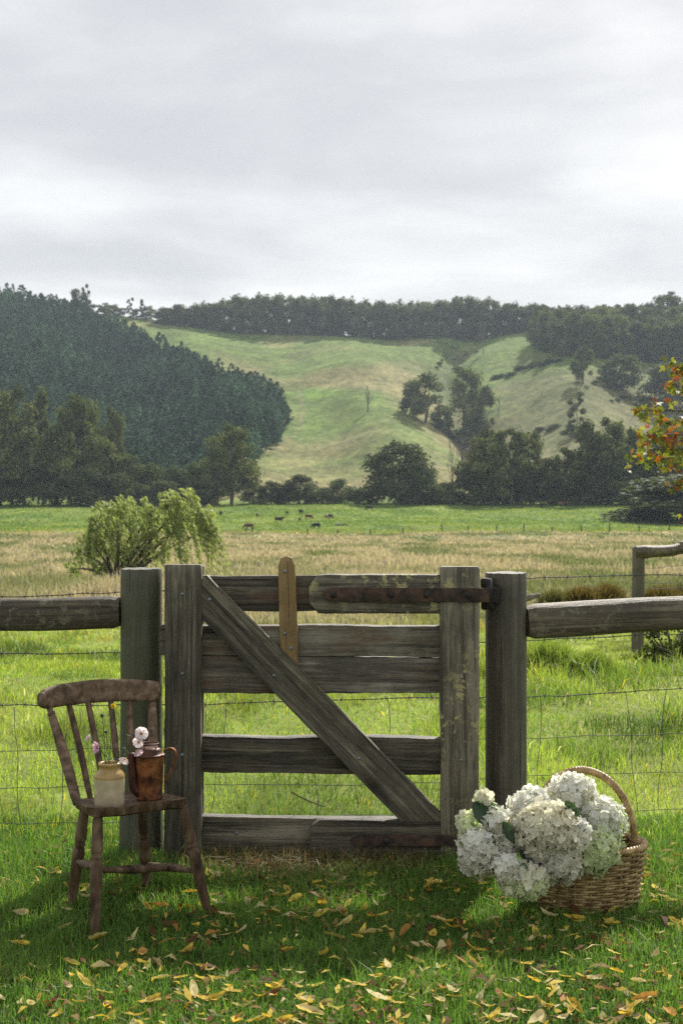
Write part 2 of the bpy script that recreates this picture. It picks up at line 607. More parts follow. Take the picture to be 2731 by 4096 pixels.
def find_Y(px, py, y0=440, y1=1000):
    ys = np.linspace(y0, y1, 400)
    xs = (px - CX) / FPX * ys
    pp = HY + (EYE - ground_z(xs, ys)) * FPX / ys
    for i in range(len(ys)):          # nearest point where the land rises to that line
        if pp[i] <= py:
            return float(ys[i])
    return float(ys[-1])


def mixv(a, b, t):
    t = np.clip(t, 0, 1)[..., None]
    return np.asarray(a) * (1 - t) + np.asarray(b) * t


def meadow_mix(x, Y):
    return np.clip((fbm(x / 5 + Y * 0.01, Y / 14, 5, 4) - 0.5) * 4.2 + 0.56, 0, 1)


def land_colour(x, Y):
    n = fbm(x / 9, Y / 14, 21, 4)
    px = x / np.maximum(Y, 1) * FPX + CX
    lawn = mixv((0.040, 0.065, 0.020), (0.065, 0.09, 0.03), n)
    lush = mixv((0.14, 0.20, 0.05), (0.25, 0.28, 0.085), n)
    dry = mixv((0.15, 0.175, 0.07), (0.35, 0.32, 0.20), meadow_mix(x, Y))
    green = mixv((0.10, 0.16, 0.038), (0.175, 0.225, 0.06), (n - 0.3) * 2.2)
    n2 = fbm(x / 42 + .3 * np.sin(Y / 60), Y / 60, 40, 6)
    py = HY + (EYE - ground_z(x, Y)) * FPX / np.maximum(Y, 1)
    dryness = np.clip((n2 - 0.5) * 3.4 + 0.30 - 0.5 * np.exp(-((py - 1370) / 70) ** 2) - 0.8 * np.exp(-((px - 1260) / 150) ** 2 - ((py - 1580) / 40) ** 2)
                      + 0.35 * np.clip((py - 1600) / 200, 0, 1) + 0.3 * np.exp(-((px - 1500) / 330) ** 2 - ((py - 1500) / 45) ** 2), 0, 1)
    hill = mixv((0.115, 0.165, 0.042), (0.20, 0.185, 0.085), dryness)
    n3 = fbm(x / 14, Y / 20, 44, 4)
    hill = mixv(hill, np.array((0.15, 0.27, 0.045)), .9 * np.exp(-((px - 1270) / 120) ** 2 - ((py - 1572) / 16) ** 2) + .5 * np.exp(-((px - 1230) / 60) ** 2 - ((py - 1660) / 60) ** 2))
    hill = mixv(hill, np.array((0.125, 0.128, 0.06)), .75 * np.clip((px - 1950) / 90, 0, 1) * np.clip((py - 1500 + (px - 1950) * .12) / 60, 0, 1))
    hill = hill * (0.72 + 0.56 * n3)[..., None]
    hill = mixv(hill, np.array((0.24, 0.20, 0.13)), 0.6 * np.exp(-((px - np.interp(py, [1560, 1640, 1720, 1800], [1195, 1215, 1195, 1110])) / 9) ** 2) * ((py > 1560) & (py < 1800)))
    hill = mixv(hill, np.array((0.075, 0.07, 0.045)), np.clip(0.55 * np.exp(-((px - np.interp(Y, G1Y, G1X)) / 40) ** 2) * ((Y > 470) & (Y < 960)), 0, 1))  # gully shade painted into the ground colour along its floor
    c = lawn
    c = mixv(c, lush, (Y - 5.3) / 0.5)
    c = mixv(c, dry, (Y + 4 * (n - 0.5) * 4 - 21) / 5)
    c = mixv(c, green, (Y - 269 + (n - 0.5) * 14) / 4)
    c = mixv(c, hill, (Y - 432) / 30)
    return c


def land_sheet(name, xs_fn, Yrows, ncol):
    u = np.linspace(-1, 1, ncol)
    V = []
    for Y in Yrows:
        x = u * xs_fn(Y)
        V.append(np.column_stack([x, np.full(ncol, Y), ground_z(x, np.full(ncol, Y))]))
    V = np.array(V)
    nr = len(Yrows)
    ii = np.arange(nr - 1)[:, None] * ncol + np.arange(ncol - 1)[None]
    F = np.stack([ii, ii + 1, ii + ncol + 1, ii + ncol], -1).reshape(-1, 4)
    pts = V.reshape(-1, 3)
    me = bpy.data.meshes.new(name)
    me.from_pydata(pts.tolist(), [], F.tolist())
    c = land_colour(pts[:, 0], pts[:, 1])
    at = me.color_attributes.new('Col', 'FLOAT_COLOR', 'POINT')
    at.data.foreach_set('color', np.column_stack([c, np.ones(len(c))]).astype(np.float32).ravel())
    me.polygons.foreach_set('use_smooth', np.ones(len(me.polygons), bool))
    me.materials.append(M['ground'])
    o = bpy.data.objects.new(name, me)
    COL.objects.link(o)
    return tag(o, kind='structure')


spread = lambda Y: 40 + max(Y, 0) * 0.50
near_rows = np.concatenate([np.linspace(-60, 2, 12), np.arange(2.5, 30, 0.5), np.geomspace(30, 262, 70), np.arange(264, 278, 1.0), np.arange(280, 431, 3.0)])
near_rows[-1] = 430
land_sheet('ground', spread, near_rows, 260)
hill_rows = np.concatenate([[430.0], np.arange(433, 1030, 3.5), np.arange(1040, 1230, 20)])
land_sheet('hills', spread, hill_rows, 420)


# ------------------------------------------------------------------ grass
def blades(x, Y, h, w, col, lean=0.45, tipcol=1.25, z=None, curl=1.0):
    n = len(x)
    if z is None:
        z = ground_z(x, Y)
    a = rng.uniform(0, 2 * math.pi, n)
    side = np.stack([np.cos(a), np.sin(a), np.zeros(n)], 1)
    d = rng.uniform(0, 2 * math.pi, n)
    ln = (np.abs(rng.normal(0, lean, n)) * h)[:, None] * np.stack([np.cos(d), np.sin(d), np.zeros(n)], 1)
    base = np.stack([x, Y, z - 0.006 * np.ones(n)], 1)
    up = np.stack([np.zeros(n), np.zeros(n), h], 1)
    w = w[:, None]
    mid = base + up * 0.6 + ln * 0.35
    tip = base + up * (1 - 0.25 * np.clip(np.linalg.norm(ln, axis=1) / np.maximum(h, 1e-6), 0, 1))[:, None] + ln
    V = np.stack([base - side * w * .5, base + side * w * .5, mid - side * w * .45, mid + side * w * .45, tip - side * w * .06, tip + side * w * .06], 1)
    return V, col


def lawn():
    n = 150000
    Y = rng.uniform(3.2, 5.9, n)
    x = rng.uniform(-1.0, 1.0, n) * (0.55 + Y * 0.27)
    patch = fbm(x * 3, Y * 3, 77, 3)
    h = rng.uniform(0.018, 0.05, n) * (0.65 + 0.8 * patch)
    h *= np.where((x > -.62) & (x < .30) & (Y > 5.02 + .06 * np.sin(x * 9)) & (Y < 5.4), .4, 1 + .7 * np.exp(-((Y - 5.15) / .3) ** 2))
    tall = rng.random(n) < 0.012
    h[tall] *= rng.uniform(1.5, 2.4, tall.sum())
    w = rng.uniform(0.0018, 0.0042, n)
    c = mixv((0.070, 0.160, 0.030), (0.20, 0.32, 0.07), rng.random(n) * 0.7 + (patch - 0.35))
    dry = rng.random(n) < 0.05
    c[dry] = (0.25, 0.21, 0.10)
    V, c = blades(x, Y, h, w, c, 0.6)
    o = fast_quads('lawn_grass', V, c, M['grass'])
    tag(o, kind='stuff')


def pasture():
    n = 190000
    u = rng.random(n)
    Y = 5.5 * (29 / 5.5) ** u
    x = rng.uniform(-1, 1, n) * (0.9 + Y * 0.3)
    patch = fbm(x * 0.9, Y * 0.5, 60, 4)
    fine = fbm(x * 4, Y * 2, 61, 3)
    tuft = np.clip((fbm(x * 1.7, Y * 0.9, 62, 3) - 0.52) * 6, 0, 1)
    h = rng.uniform(0.02, 0.065, n) * (0.5 + 0.9 * patch) * (1 + 1.3 * tuft)
    h *= 1 + 0.9 * ((x > 0.2 * Y * 0.25) & (Y > 6.5) & (Y < 12)) * (fine > 0.52)
    w = 0.0023 * (Y / 5.0) * rng.uniform(0.7, 1.5, n)
    c = mixv((0.13, 0.24, 0.042), (0.38, 0.44, 0.10), rng.random(n) * 0.6 + (patch - 0.3))
    c *= (0.66 + 0.62 * fine)[:, None]
    c = c * (1 - tuft * 0.35)[:, None]
    dry = rng.random(n) < (0.06 + 0.9 * np.clip((Y + (fine - 0.5) * 12 - 18) / 7, 0, 1))
    c[dry] = np.array((0.29, 0.235, 0.11)) * rng.uniform(0.7, 1.2, (dry.sum(), 1))
    fl = rng.random(n) < .010
    c[fl] = np.where(rng.random((fl.sum(), 1)) < .5, np.array([[.55, .52, .42]]), np.array([[.50, .40, .06]]))  # pale flecks: daisies, and glints painted into the blade colour; yellow flecks too
    w[fl] *= 1.7
    wd = fbm(x * .8 + 9, Y * .5, 66, 3) > .66
    c[wd] = c[wd] * np.array((.55, .62, .7))
    h[wd] *= 1.5
    V, c = blades(x, Y, h, w, c, 0.8)
    tag(fast_quads('pasture_grass', V, c, M['lush']), kind='stuff')
    # thin crop of grass in the valley paddock beyond the meadow


def meadow():
    n = 230000
    u = rng.random(n)
    Y = 20 * (268 / 20.0) ** u
    x = rng.uniform(-1, 1, n) * (2 + Y * 0.40)
    patch = meadow_mix(x, Y)
    clump = fbm(x / 1.6, Y / 2.4, 91, 3)
    h = (rng.uniform(0.12, 0.5, n)) * (0.35 + 1.25 * clump) * (0.75 + 0.5 * patch)
    h *= np.clip((Y - 17) / 14, 0.3, 1)
    w = 0.0011 * Y * rng.uniform(0.6, 1.5, n)
    c = mixv((0.15, 0.19, 0.065), (0.46, 0.40, 0.27), patch * 0.8 + rng.random(n) * 0.35 - 0.1)
    c *= rng.uniform(0.75, 1.2, (n, 1))
    V, c = blades(x, Y, h, w, c, 0.5)
    tag(fast_quads('meadow_grass', V, c, M['straw']), kind='stuff')
    n = 80000
    Y = rng.uniform(268, 428, n)
    x = rng.uniform(-1, 1, n) * (2 + Y * 0.40)
    nn = fbm(x / 9, Y / 14, 21, 4)
    c = mixv((0.10, 0.165, 0.035), (0.175, 0.225, 0.06), (nn - 0.3) * 2.2)
    yel = (Y < 285) & (rng.random(n) < 0.35)
    c[yel] = (0.26, 0.22, 0.05)
    c *= rng.uniform(0.75, 1.2, (n, 1))
    V, c = blades(x, Y, rng.uniform(0.06, 0.28, n), 0.0011 * Y * rng.uniform(0.6, 1.4, n), c, 0.5)
    tag(fast_quads('valley_grass', V, c, M['lush']), kind='stuff')


lawn()
pasture()
meadow()


def straw_under_gate():
    n = 5200
    x = rng.uniform(-0.60, 0.32, n)
    Y = rng.normal(5.17, 0.11, n) + .06 * np.sin(x * 9)
    h = rng.uniform(0.03, 0.10, n)
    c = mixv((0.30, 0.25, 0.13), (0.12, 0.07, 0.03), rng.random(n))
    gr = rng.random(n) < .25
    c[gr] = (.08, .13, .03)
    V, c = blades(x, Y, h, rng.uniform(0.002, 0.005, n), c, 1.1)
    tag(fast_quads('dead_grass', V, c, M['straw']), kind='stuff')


straw_under_gate()


# ------------------------------------------------------------------ timber: beams and round logs with grain along local X
def noise1(n, amp, seed, f=4.0):
    t = np.linspace(0, f, n)
    return (vnoise(t, np.full(n, seed * 1.7), seed) - 0.5) * 2 * amp


def axis_matrix(p0, p1, up=(0, 0, 1)):
    p0, p1 = Vector(p0), Vector(p1)
    xa = (p1 - p0).normalized()
    upv = Vector(up)
    if abs(xa.dot(upv)) > 0.95:
        upv = Vector((1, 0, 0))
    ya = upv.cross(xa).normalized()
    za = xa.cross(ya)
    m = Matrix((xa, ya, za)).transposed().to_4x4()
    m.translation = p0
    return m


SEED = [1]


def beam(name, p0, p1, hw, ht, mat, parent=None, wob=0.0025, rnd=0.0035, shape=None, cap_wear=0.004, round_sides=0):
    """board between two points: hw half its width, ht half its depth (towards the viewer)"""
    SEED[0] += 1
    s = SEED[0]
    L = float(np.linalg.norm(np.array(p1) - np.array(p0)))
    n = max(8, int(L / 0.03))
    t = np.linspace(0, 1, n)
    # end bevel rings
    t = np.concatenate([[0, 0.0], t[1:-1], [1, 1.0]])
    xs = t * L
    xs[1] = min(0.006, L * .05)
    xs[-2] = L - min(0.006, L * .05)
    n = len(xs)
    sc = np.ones(n)
    sc[0] = sc[-1] = 0.0
    if round_sides:
        a = np.linspace(0, 2 * math.pi, round_sides, endpoint=False)
        cs = np.stack([np.cos(a) * ht, np.sin(a) * hw], 1)
        inset = 0.006
    else:
        r = min(rnd, hw * .6, ht * .6)
        cs = []
        for (sx, sz, a0) in ((1, 1, 0), (-1, 1, 90), (-1, -1, 180), (1, -1, 270)):
            for da in (0, 45, 90):
                a = R(a0 + da)
                cs.append((sx * (ht - r) + r * math.cos(a), sz * (hw - r) + r * math.sin(a)))
            # a mid point on each long side lets the surface wander
        cs = np.array(cs)
        inset = 0.004
    k = len(cs)
    V = np.zeros((n, k, 3))
    oy, oz = noise1(n, wob, s, L * 3), noise1(n, wob, s + 50, L * 3)
    wz = 1 + noise1(n, wob * 1.2 / max(hw, .01), s + 90, L * 5)
    for i in range(n):
        V[i, :, 0] = xs[i]
        f = shape(xs[i] / L) if shape else 1.0
        yy, zz = cs[:, 0].copy(), cs[:, 1] * wz[i] * f
        if sc[i] == 0.0:
            yy = yy - np.sign(yy) * np.minimum(inset, abs(yy))
            zz = zz - np.sign(zz) * np.minimum(inset, abs(zz))
        jit = (hash2(np.arange(k) * 1.3 + i * 0.0, np.full(k, s), 5) - 0.5) * wob + (hash2(np.arange(k) * 2.1, np.full(k, i + s * 100), 6) - 0.5) * wob * 0.7
        V[i, :, 1] = yy + oy[i] + jit
        V[i, :, 2] = zz + oz[i] + jit
    F = []
    for i in range(n - 1):
        for q in range(k):
            q2 = (q + 1) % k
            F.append((i * k + q, i * k + q2, (i + 1) * k + q2, (i + 1) * k + q))
    F.append(tuple(range(k))[::-1])
    F.append(tuple((n - 1) * k + q for q in range(k)))
    mb = MB()
    mb.add(V.reshape(-1, 3), F)
    me = mb.mesh(name, mat, smooth=True)
    try:
        me.set_sharp_from_angle(angle=R(40))
    except Exception:
        pass
    o = bpy.data.objects.new(name, me)
    COL.objects.link(o)
    mtx = axis_matrix(p0, p1)
    if parent is not None:
        o.parent = parent
        mtx.translation = mtx.translation - parent.location
    o.matrix_basis = mtx
    return o


def bolt(parent, px, py, Y, r=0.0068, mat='bolt', nm='bolt'):
    p = P(px, py, Y)
    pr = [(0.0001, -0.005), (r * 0.55, -0.0048), (r * 0.9, -0.0028), (r, 0.0), (r, 0.004)]
    v, f = lathe(pr, 12)
    v = np.stack([v[:, 0], v[:, 2], v[:, 1]], 1)
    MB().add(v + p, f).build(nm, M[mat], parent)


# ------------------------------------------------------------------ the gate
GY = 5.22
gate = empty('gate', (P(1285, 3440, GY)[0], GY, 0), 'weathered grey timber gate with diagonal brace, hung between two round posts', 'gate')


def gbeam(name, x0, y0, x1, y1, wpx, Yf, thick, mat, **kw):
    """board whose front face lies at depth Yf; wpx its width in photo pixels"""
    hw = wpx / FPX * Yf / 2
    a, b = P(x0, y0, Yf), P(x1, y1, Yf)
    a[1] += thick / 2
    b[1] += thick / 2
    return beam(name, a, b, hw, thick / 2, M[mat], gate, **kw)


gbeam('stile', 731, 3440, 731, 2259, 146, 5.205, 0.045, 'grey_wood')
gbeam('stile', 1837, 3450, 1837, 2267, 153, 5.205, 0.045, 'lichen_wood')
gbeam('rear_stile', 745, 3420, 745, 2262, 140, 5.293, 0.04, 'grey_wood')
gbeam('rear_stile', 1841, 3430, 1841, 2270, 146, 5.293, 0.04, 'grey_wood')
RY = 5.255
gbeam('rail', 690, 2372, 1800, 2374, 141, RY, 0.046, 'rust_wood')
gbeam('rail', 638, 2562, 1800, 2567, 124, RY, 0.046, 'pale_wood')
gbeam('rail', 690, 2697, 1800, 2702, 144, RY, 0.046, 'pale_wood', wob=0.004)
gbeam('rail', 690, 3014, 1800, 3028, 145, RY, 0.046, 'grey_wood', wob=0.0035)
gbeam('rail', 690, 3333, 1800, 3354, 146, RY, 0.046, 'grey_wood')
gbeam('brace', 776, 2347, 1775, 3366, 141, 5.209, 0.041, 'grey_wood', wob=0.003)
point = lambda s: min(1.0, 0.42 + s * 8.5)
gbeam('hinge_block', 1236, 2376, 1800, 2378, 153, 5.213, 0.038, 'lichen_wood', shape=point)
gbeam('hinge_block', 1240, 3354, 1764, 3358, 150, 5.2025, 0.038, 'rust_wood', shape=lambda s: min(1.0, 0.55 + s * 8))


def stick():
    ax, ay, bx, by = 1146, 2226, 1160, 2690
    t = 0.024
    gbeam('latch_handle', bx, by, ax, ay, 70, 5.226, t, 'yellow_wood', wob=0.002, rnd=0.008,
          shape=lambda s: 1.0 if s < 0.93 else math.sqrt(max(0.02, 1 - ((s - 0.93) / 0.075) ** 2)))


stick()


def strap(py, x0, x1, wpx, Yf, mat):
    gbeam('hinge_strap', x0, py, x1, py + 2, wpx, Yf, 0.008, mat, wob=0.0012, rnd=0.003,
          shape=lambda s: min(1.0, 0.35 + s * 14))


strap(2379, 1292, 1958, 56, 5.1955, 'rust')
for bx in (1333, 1563, 1706, 1872):
    bolt(gate, bx, 2379, 5.1955, 0.0125, 'iron', 'strap_bolt')
strap(3362, 1400, 1958, 42, 5.1935, 'rust')
for bx in (1545, 1840):
    bolt(gate, bx, 3364, 5.1935, 0.0125, 'iron', 'strap_bolt')
for bx, by, Yb in ((730, 2376, 5.205), (730, 2695, 5.205), (730, 3019, 5.205), (838, 2398, 5.209), (1096, 2702, 5.209), (1436, 3034, 5.209),
                   (1845, 2709, 5.205), (1843, 3040, 5.205), (946, 3332, RY), (1141, 2285, 5.226), (1139, 2533, 5.226), (1164, 2593, 5.226)):
    bolt(gate, bx, by, Yb)
# latch bar poking out past the left stile
gbeam('latch_bar', 640, 2560, 720, 2560, 110, 5.262, 0.022, 'pale_wood')


# ------------------------------------------------------------------ posts and rails beside the gate
def round_post(name, px, top, r, Y, mat, parent, flare=0.0, crack=True):
    base = np.array([(px - CX) / FPX * Y, Y, -0.12])
    tp = P(px, top, Y)
    n = 26
    v = []
    sides = 40
    H = tp[2] - base[2]
    SEED[0] += 1
    s = SEED[0]
    ts = np.concatenate([np.linspace(0, 1, n), [1.0, 1.0]])
    rr = np.concatenate([np.full(n, r), [r * 0.965, 0.002]])
    hh = np.concatenate([np.linspace(0, H - 0.006, n), [H, H]])
    for i in range(len(ts)):
        a = np.linspace(0, 2 * math.pi, sides, endpoint=False)
        ra = rr[i] * (1 + flare * math.exp(-hh[i] / 0.18))
        irr = 1 + 0.03 * (vnoise(np.cos(a) * 2 + 5, np.sin(a) * 2 + hh[i] * 0.8, s) - 0.5) + 0.012 * (vnoise(a * 6, np.full(sides, hh[i] * 2.0), s + 3) - 0.5)
        ck = 1 - 0.06 * np.exp(-((a - 4.9 + 0.05 * math.sin(hh[i] * 5)) / 0.03) ** 2) if crack else 1
        ra = ra * irr * ck
        v.append(np.stack([np.full(sides, hh[i]), np.cos(a) * ra, np.sin(a) * ra], 1))
    V = np.array(v)
    V[-2:, :, 0] += (vnoise(V[-2:, :, 1] * 60, V[-2:, :, 2] * 60, s) - 0.5) * 0.004
    F = []
    for i in range(len(ts) - 1):
        for q in range(sides):
            q2 = (q + 1) % sides
            F.append((i * sides + q, i * sides + q2, (i + 1) * sides + q2, (i + 1) * sides + q))
    mb = MB()
    mb.add(V.reshape(-1, 3), F)
    me = mb.mesh(name, M[mat])
    me.set_sharp_from_angle(angle=R(50))
    o = bpy.data.objects.new(name, me)
    COL.objects.link(o)
    m = axis_matrix(tuple(base), tuple(base + np.array([0, 0, 1.0])))
    m.translation = m.translation - parent.location
    o.parent = parent
    o.matrix_basis = m
    return o


def log_rail(name, p0, p1, r0, r1, mat, parent, flat=0.75, bend=0.0, seed=3, sq=1.0):
    """a split log lying along p0-p1, its top rounded"""
    p0, p1 = np.array(p0, float), np.array(p1, float)
    L = np.linalg.norm(p1 - p0)
    n = max(30, int(L / 0.03))
    k = 28
    a = np.linspace(0, 2 * math.pi, k, endpoint=False)
    V = np.zeros((n, k, 3))
    t = np.linspace(0, 1, n)
    for i in range(n):
        r = r0 + (r1 - r0) * t[i]
        e = min(t[i], 1 - t[i]) * L
        ee = min(1.0, 0.86 + e * 6)
        ca, sa = np.cos(a), np.sin(a)
        q = 4.0 if flat < 1 else 2.2
        m = (np.abs(ca) ** q + np.abs(sa) ** q) ** (-1 / q)
        top = np.where(sa > 0, (ca ** 2 + sa ** 2) ** -.5 * (0.45 + 0.55 * m ** 0.3), m)
        irr = 1 + 0.08 * (vnoise(np.cos(a) * 1.5 + 9, np.sin(a) * 1.5 + t[i] * L * 2.2, seed) - 0.5) + 0.03 * (vnoise(a * 5, np.full(k, t[i] * L * 5), seed + 4) - 0.5)
        V[i, :, 0] = t[i] * L
        V[i, :, 1] = ca * top * r * flat * irr * ee
        V[i, :, 2] = sa * top * r * sq * irr * ee + bend * math.sin(t[i] * 3.1) + noise1(n, 0.006, seed + 8, L * 2)[i]
    F = []
    for i in range(n - 1):
        for q in range(k):
            q2 = (q + 1) % k
            F.append((i * k + q, i * k + q2, (i + 1) * k + q2, (i + 1) * k + q))
    F.append(tuple(range(k))[::-1])
    F.append(tuple((n - 1) * k + q for q in range(k)))
    mb = MB()
    mb.add(V.reshape(-1, 3), F)
    me = mb.mesh(name, M[mat])
    me.set_sharp_from_angle(angle=R(50))
    o = bpy.data.objects.new(name, me)
    COL.objects.link(o)
    m = axis_matrix(tuple(p0), tuple(p1))
    m.translation = m.translation - parent.location
    o.parent = parent
    o.matrix_basis = m
    return o


PY = 5.34
lf = empty('rail_fence', (P(566, 3440, PY)[0], PY, 0), 'mossy round gatepost with a single log rail running off behind the chair', 'fence')
round_post('post', 566, 2274, 83 / FPX * PY, PY, 'moss_post', lf, 0.16)
log_rail('rail', P(-1400, 2470, 5.5), P(486, 2451, PY), 0.060, 0.0605, 'log', lf, 0.8, 0.004, 5)
rf = empty('rail_fence', (P(2022, 3440, PY)[0], PY, 0), 'brown round gatepost and log rail standing behind the basket of white flowers', 'fence')
round_post('post', 2023, 2290, 82 / FPX * PY, PY, 'brown_post', rf, 0.05, False)
log_rail('rail', P(2100, 2486, PY), P(4300, 2400, 5.9), 0.064, 0.064, 'log', rf, 0.8, 0.006, 12)


def hinge_pin():
    mb = MB()
    p = P(1950, 2378, 5.26)
    # eye of the strap wraps the pin driven into the post
    mb.add(*tube([p + (0, -.035, -.052), p + (0, -.035, .06)], [0.013, 0.011], 12))
    mb.build('hinge_pin', M['iron'], rf)
    beam('hinge_plate', P(1952, 2438, 5.285), P(1950, 2312, 5.285), .026, .02, M['iron'], rf, rnd=.006)
    beam('hinge_plate', P(1940, 2378, 5.268), P(2002, 2378, 5.268), .029, .012, M['iron'], rf, rnd=.006)


hinge_pin()

# ------------------------------------------------------------------ wire fence behind
wf = empty('wire_fence', (0.0, 5.62, 0), 'sagging barbed and netting wire fence strung behind the timber gate', 'fence')


def fence_wire(pts, Y0, Y1, barbed):
    """pts: photo pixels, left to right"""
    px = np.linspace(-1500, 4300, 260)
    xs, ys = zip(*pts)
    py = np.interp(px, xs, ys) + 5 * np.sin(px * 0.004 + ys[0]) + 2 * (vnoise(px * 0.012, px * 0, int(ys[0])) - 0.5) * 3
    Y = np.interp(px, [-1500, 1365, 4300], [Y0, 5.46, Y1])
    path = np.stack([(px - CX) / FPX * Y, Y, EYE - (py - HY) / FPX * Y], 1)
    mb = MB()
    if barbed:
        d = np.linspace(0, 1, 900)
        pp = np.stack([np.interp(d, np.linspace(0, 1, len(path)), path[:, i]) for i in range(3)], 1)
        for ph in (0, math.pi):
            w = pp.copy()
            w[:, 1] += 0.0016 * np.cos(d * 900 + ph)
            w[:, 2] += 0.0016 * np.sin(d * 900 + ph)
            mb.add(*tube(w, 0.0013, 4))
        for i in range(10, 890, 14):
            c = pp[i]
            for s in (-1, 1):
                b = np.array([[-0.006, -0.004, -0.011 * s], [0, 0, 0], [0.006, 0.004, 0.011 * s]]) + c
                mb.add(*tube(b, 0.0012, 4))
    else:
        mb.add(*tube(path, 0.0014, 5))
    mb.build('wire', M['wire'], wf)


fence_wire([(0, 2383), (480, 2371), (1920, 2322), (2110, 2317), (2731, 2300)], 5.55, 6.0, True)
fence_wire([(0, 2614), (480, 2606), (1920, 2566), (2110, 2558), (2731, 2540)], 5.55, 6.0, True)
fence_wire([(0, 2826), (800, 2812), (1200, 2806), (1760, 2793), (2110, 2785), (2731, 2752)], 5.55, 6.0, True)
fence_wire([(0, 3006), (800, 2990), (1760, 2962), (2110, 2958), (2731, 2931)], 5.55, 6.0, False)
fence_wire([(0, 3150), (800, 3144), (1760, 3128), (2110, 3108), (2731, 3085)], 5.55, 6.0, False)
fence_wire([(0, 3298), (800, 3275), (1760, 3262), (2110, 3250), (2731, 3240)], 5.55, 6.0, False)
for px, pyt, pyb, lean in ((60, 2826, 3300, 4), (270, 2822, 3300, -6), (910, 2810, 3270, -14), (1225, 2806, 3270, 10), (1552, 2800, 3265, 4), (2166, 2785, 3255, -5), (2505, 2765, 3245, 8), (2660, 2755, 3240, -6)):
    Yv = np.interp(px, [-1500, 1365, 4300], [5.55, 5.46, 6.0]) + 0.004
    pts = [P(px + lean * k + 5 * math.sin(k * 2.1 + px), pyt + (pyb - pyt) * k / 5, Yv) for k in range(6)]
    MB().add(*tube(curve(pts, 18), 0.0013, 4)).build('stay_wire', M['wire'], wf)

# second fence further back on the right
FY = 15.0
ff = empty('rail_fence', (P(2550, 2640, FY)[0], FY, gz(P(2550, 2640, FY)[0], FY)), 'distant corner of post and crooked pole fence above the dark shrub', 'fence')
beam('post', P(2547, 2700, FY), P(2552, 2188, FY), 24 / FPX * FY, 0.062, M['brown_post'], ff, round_sides=18)


def pole():
    pts = [P(2537, 2210, FY - .02), P(2600, 2207, FY), P(2680, 2203, FY + .1), P(2720, 2194, FY + .15), P(2790, 2186, FY + .2), P(3300, 2190, FY + .5)]
    p = curve(pts, 50)
    rad = 25 / FPX * FY * (1 + noise1(50, 0.12, 4, 8))
    MB().add(*tube(p, rad, 18)).build('rail', M['log'], ff)


pole()
beam('post', P(3280, 2700, FY + .5), P(3280, 2180, FY + .5), 26 / FPX * FY, 0.062, M['brown_post'], ff, round_sides=18)
for y0, y1 in ((2272, 2262), (2328, 2330), (2352, 2352), (2420, 2418), (2500, 2498)):
    pts = [P(2560, y0, FY - .05), P(2640, (y0 + y1) / 2 + 4, FY), P(2731, y1, FY + .1), P(3280, y1 - 4, FY + .5)]
    MB().add(*tube(curve(pts, 24), 0.003, 5)).build('wire', M['wire'], ff)

# paddock fence at the far edge of the meadow
pf = empty('paddock_fence', (0, 270, gz(0, 270)), 'row of thin dark posts and wire along the far edge of the dry meadow', 'fence')
fpx = [985, 1010, 1230, 1350, 1480, 1610, 1766, 1871, 1985, 2094, 2206, 2324, 2436, 2554, 2675, 2790, 2900]
tops = []
for i, px in enumerate(fpx):
    x = (px - CX) / FPX * 270
    z = gz(x, 270)
    h = 1.15 + 0.25 * math.sin(i * 2.3) if px > 1700 else 0.8
    beam('post', (x, 270, z - .2), (x + 0.03 * math.sin(i * 5), 270, z + h + .25), 0.11, 0.11, M['iron'], pf, round_sides=8)
    tops.append((x, 270, z + h * .9))
MB().add(*tube(np.array(tops), 0.012, 4)).build('wire', M['wire'], pf)

# ------------------------------------------------------------------ the chair
chair = empty('chair', (-0.69, 4.62, 0), 'old worn brown kitchen chair with spindle back standing in front of the gate', 'chair')
cFL, cBL, cFR = np.array([-.768, 4.35, .395]), np.array([-.884, 4.66, .3565]), np.array([-.470, 4.50, .390])
cBR = np.array([-.615, 4.80, .3515])
cn = np.cross(cFR - cFL, cBL - cFL)
cn /= np.linalg.norm(cn)
if cn[2] < 0: cn = -cn


def seat_z(x, y):
    return cFL[2] - (cn[0] * (x - cFL[0]) + cn[1] * (y - cFL[1])) / cn[2]


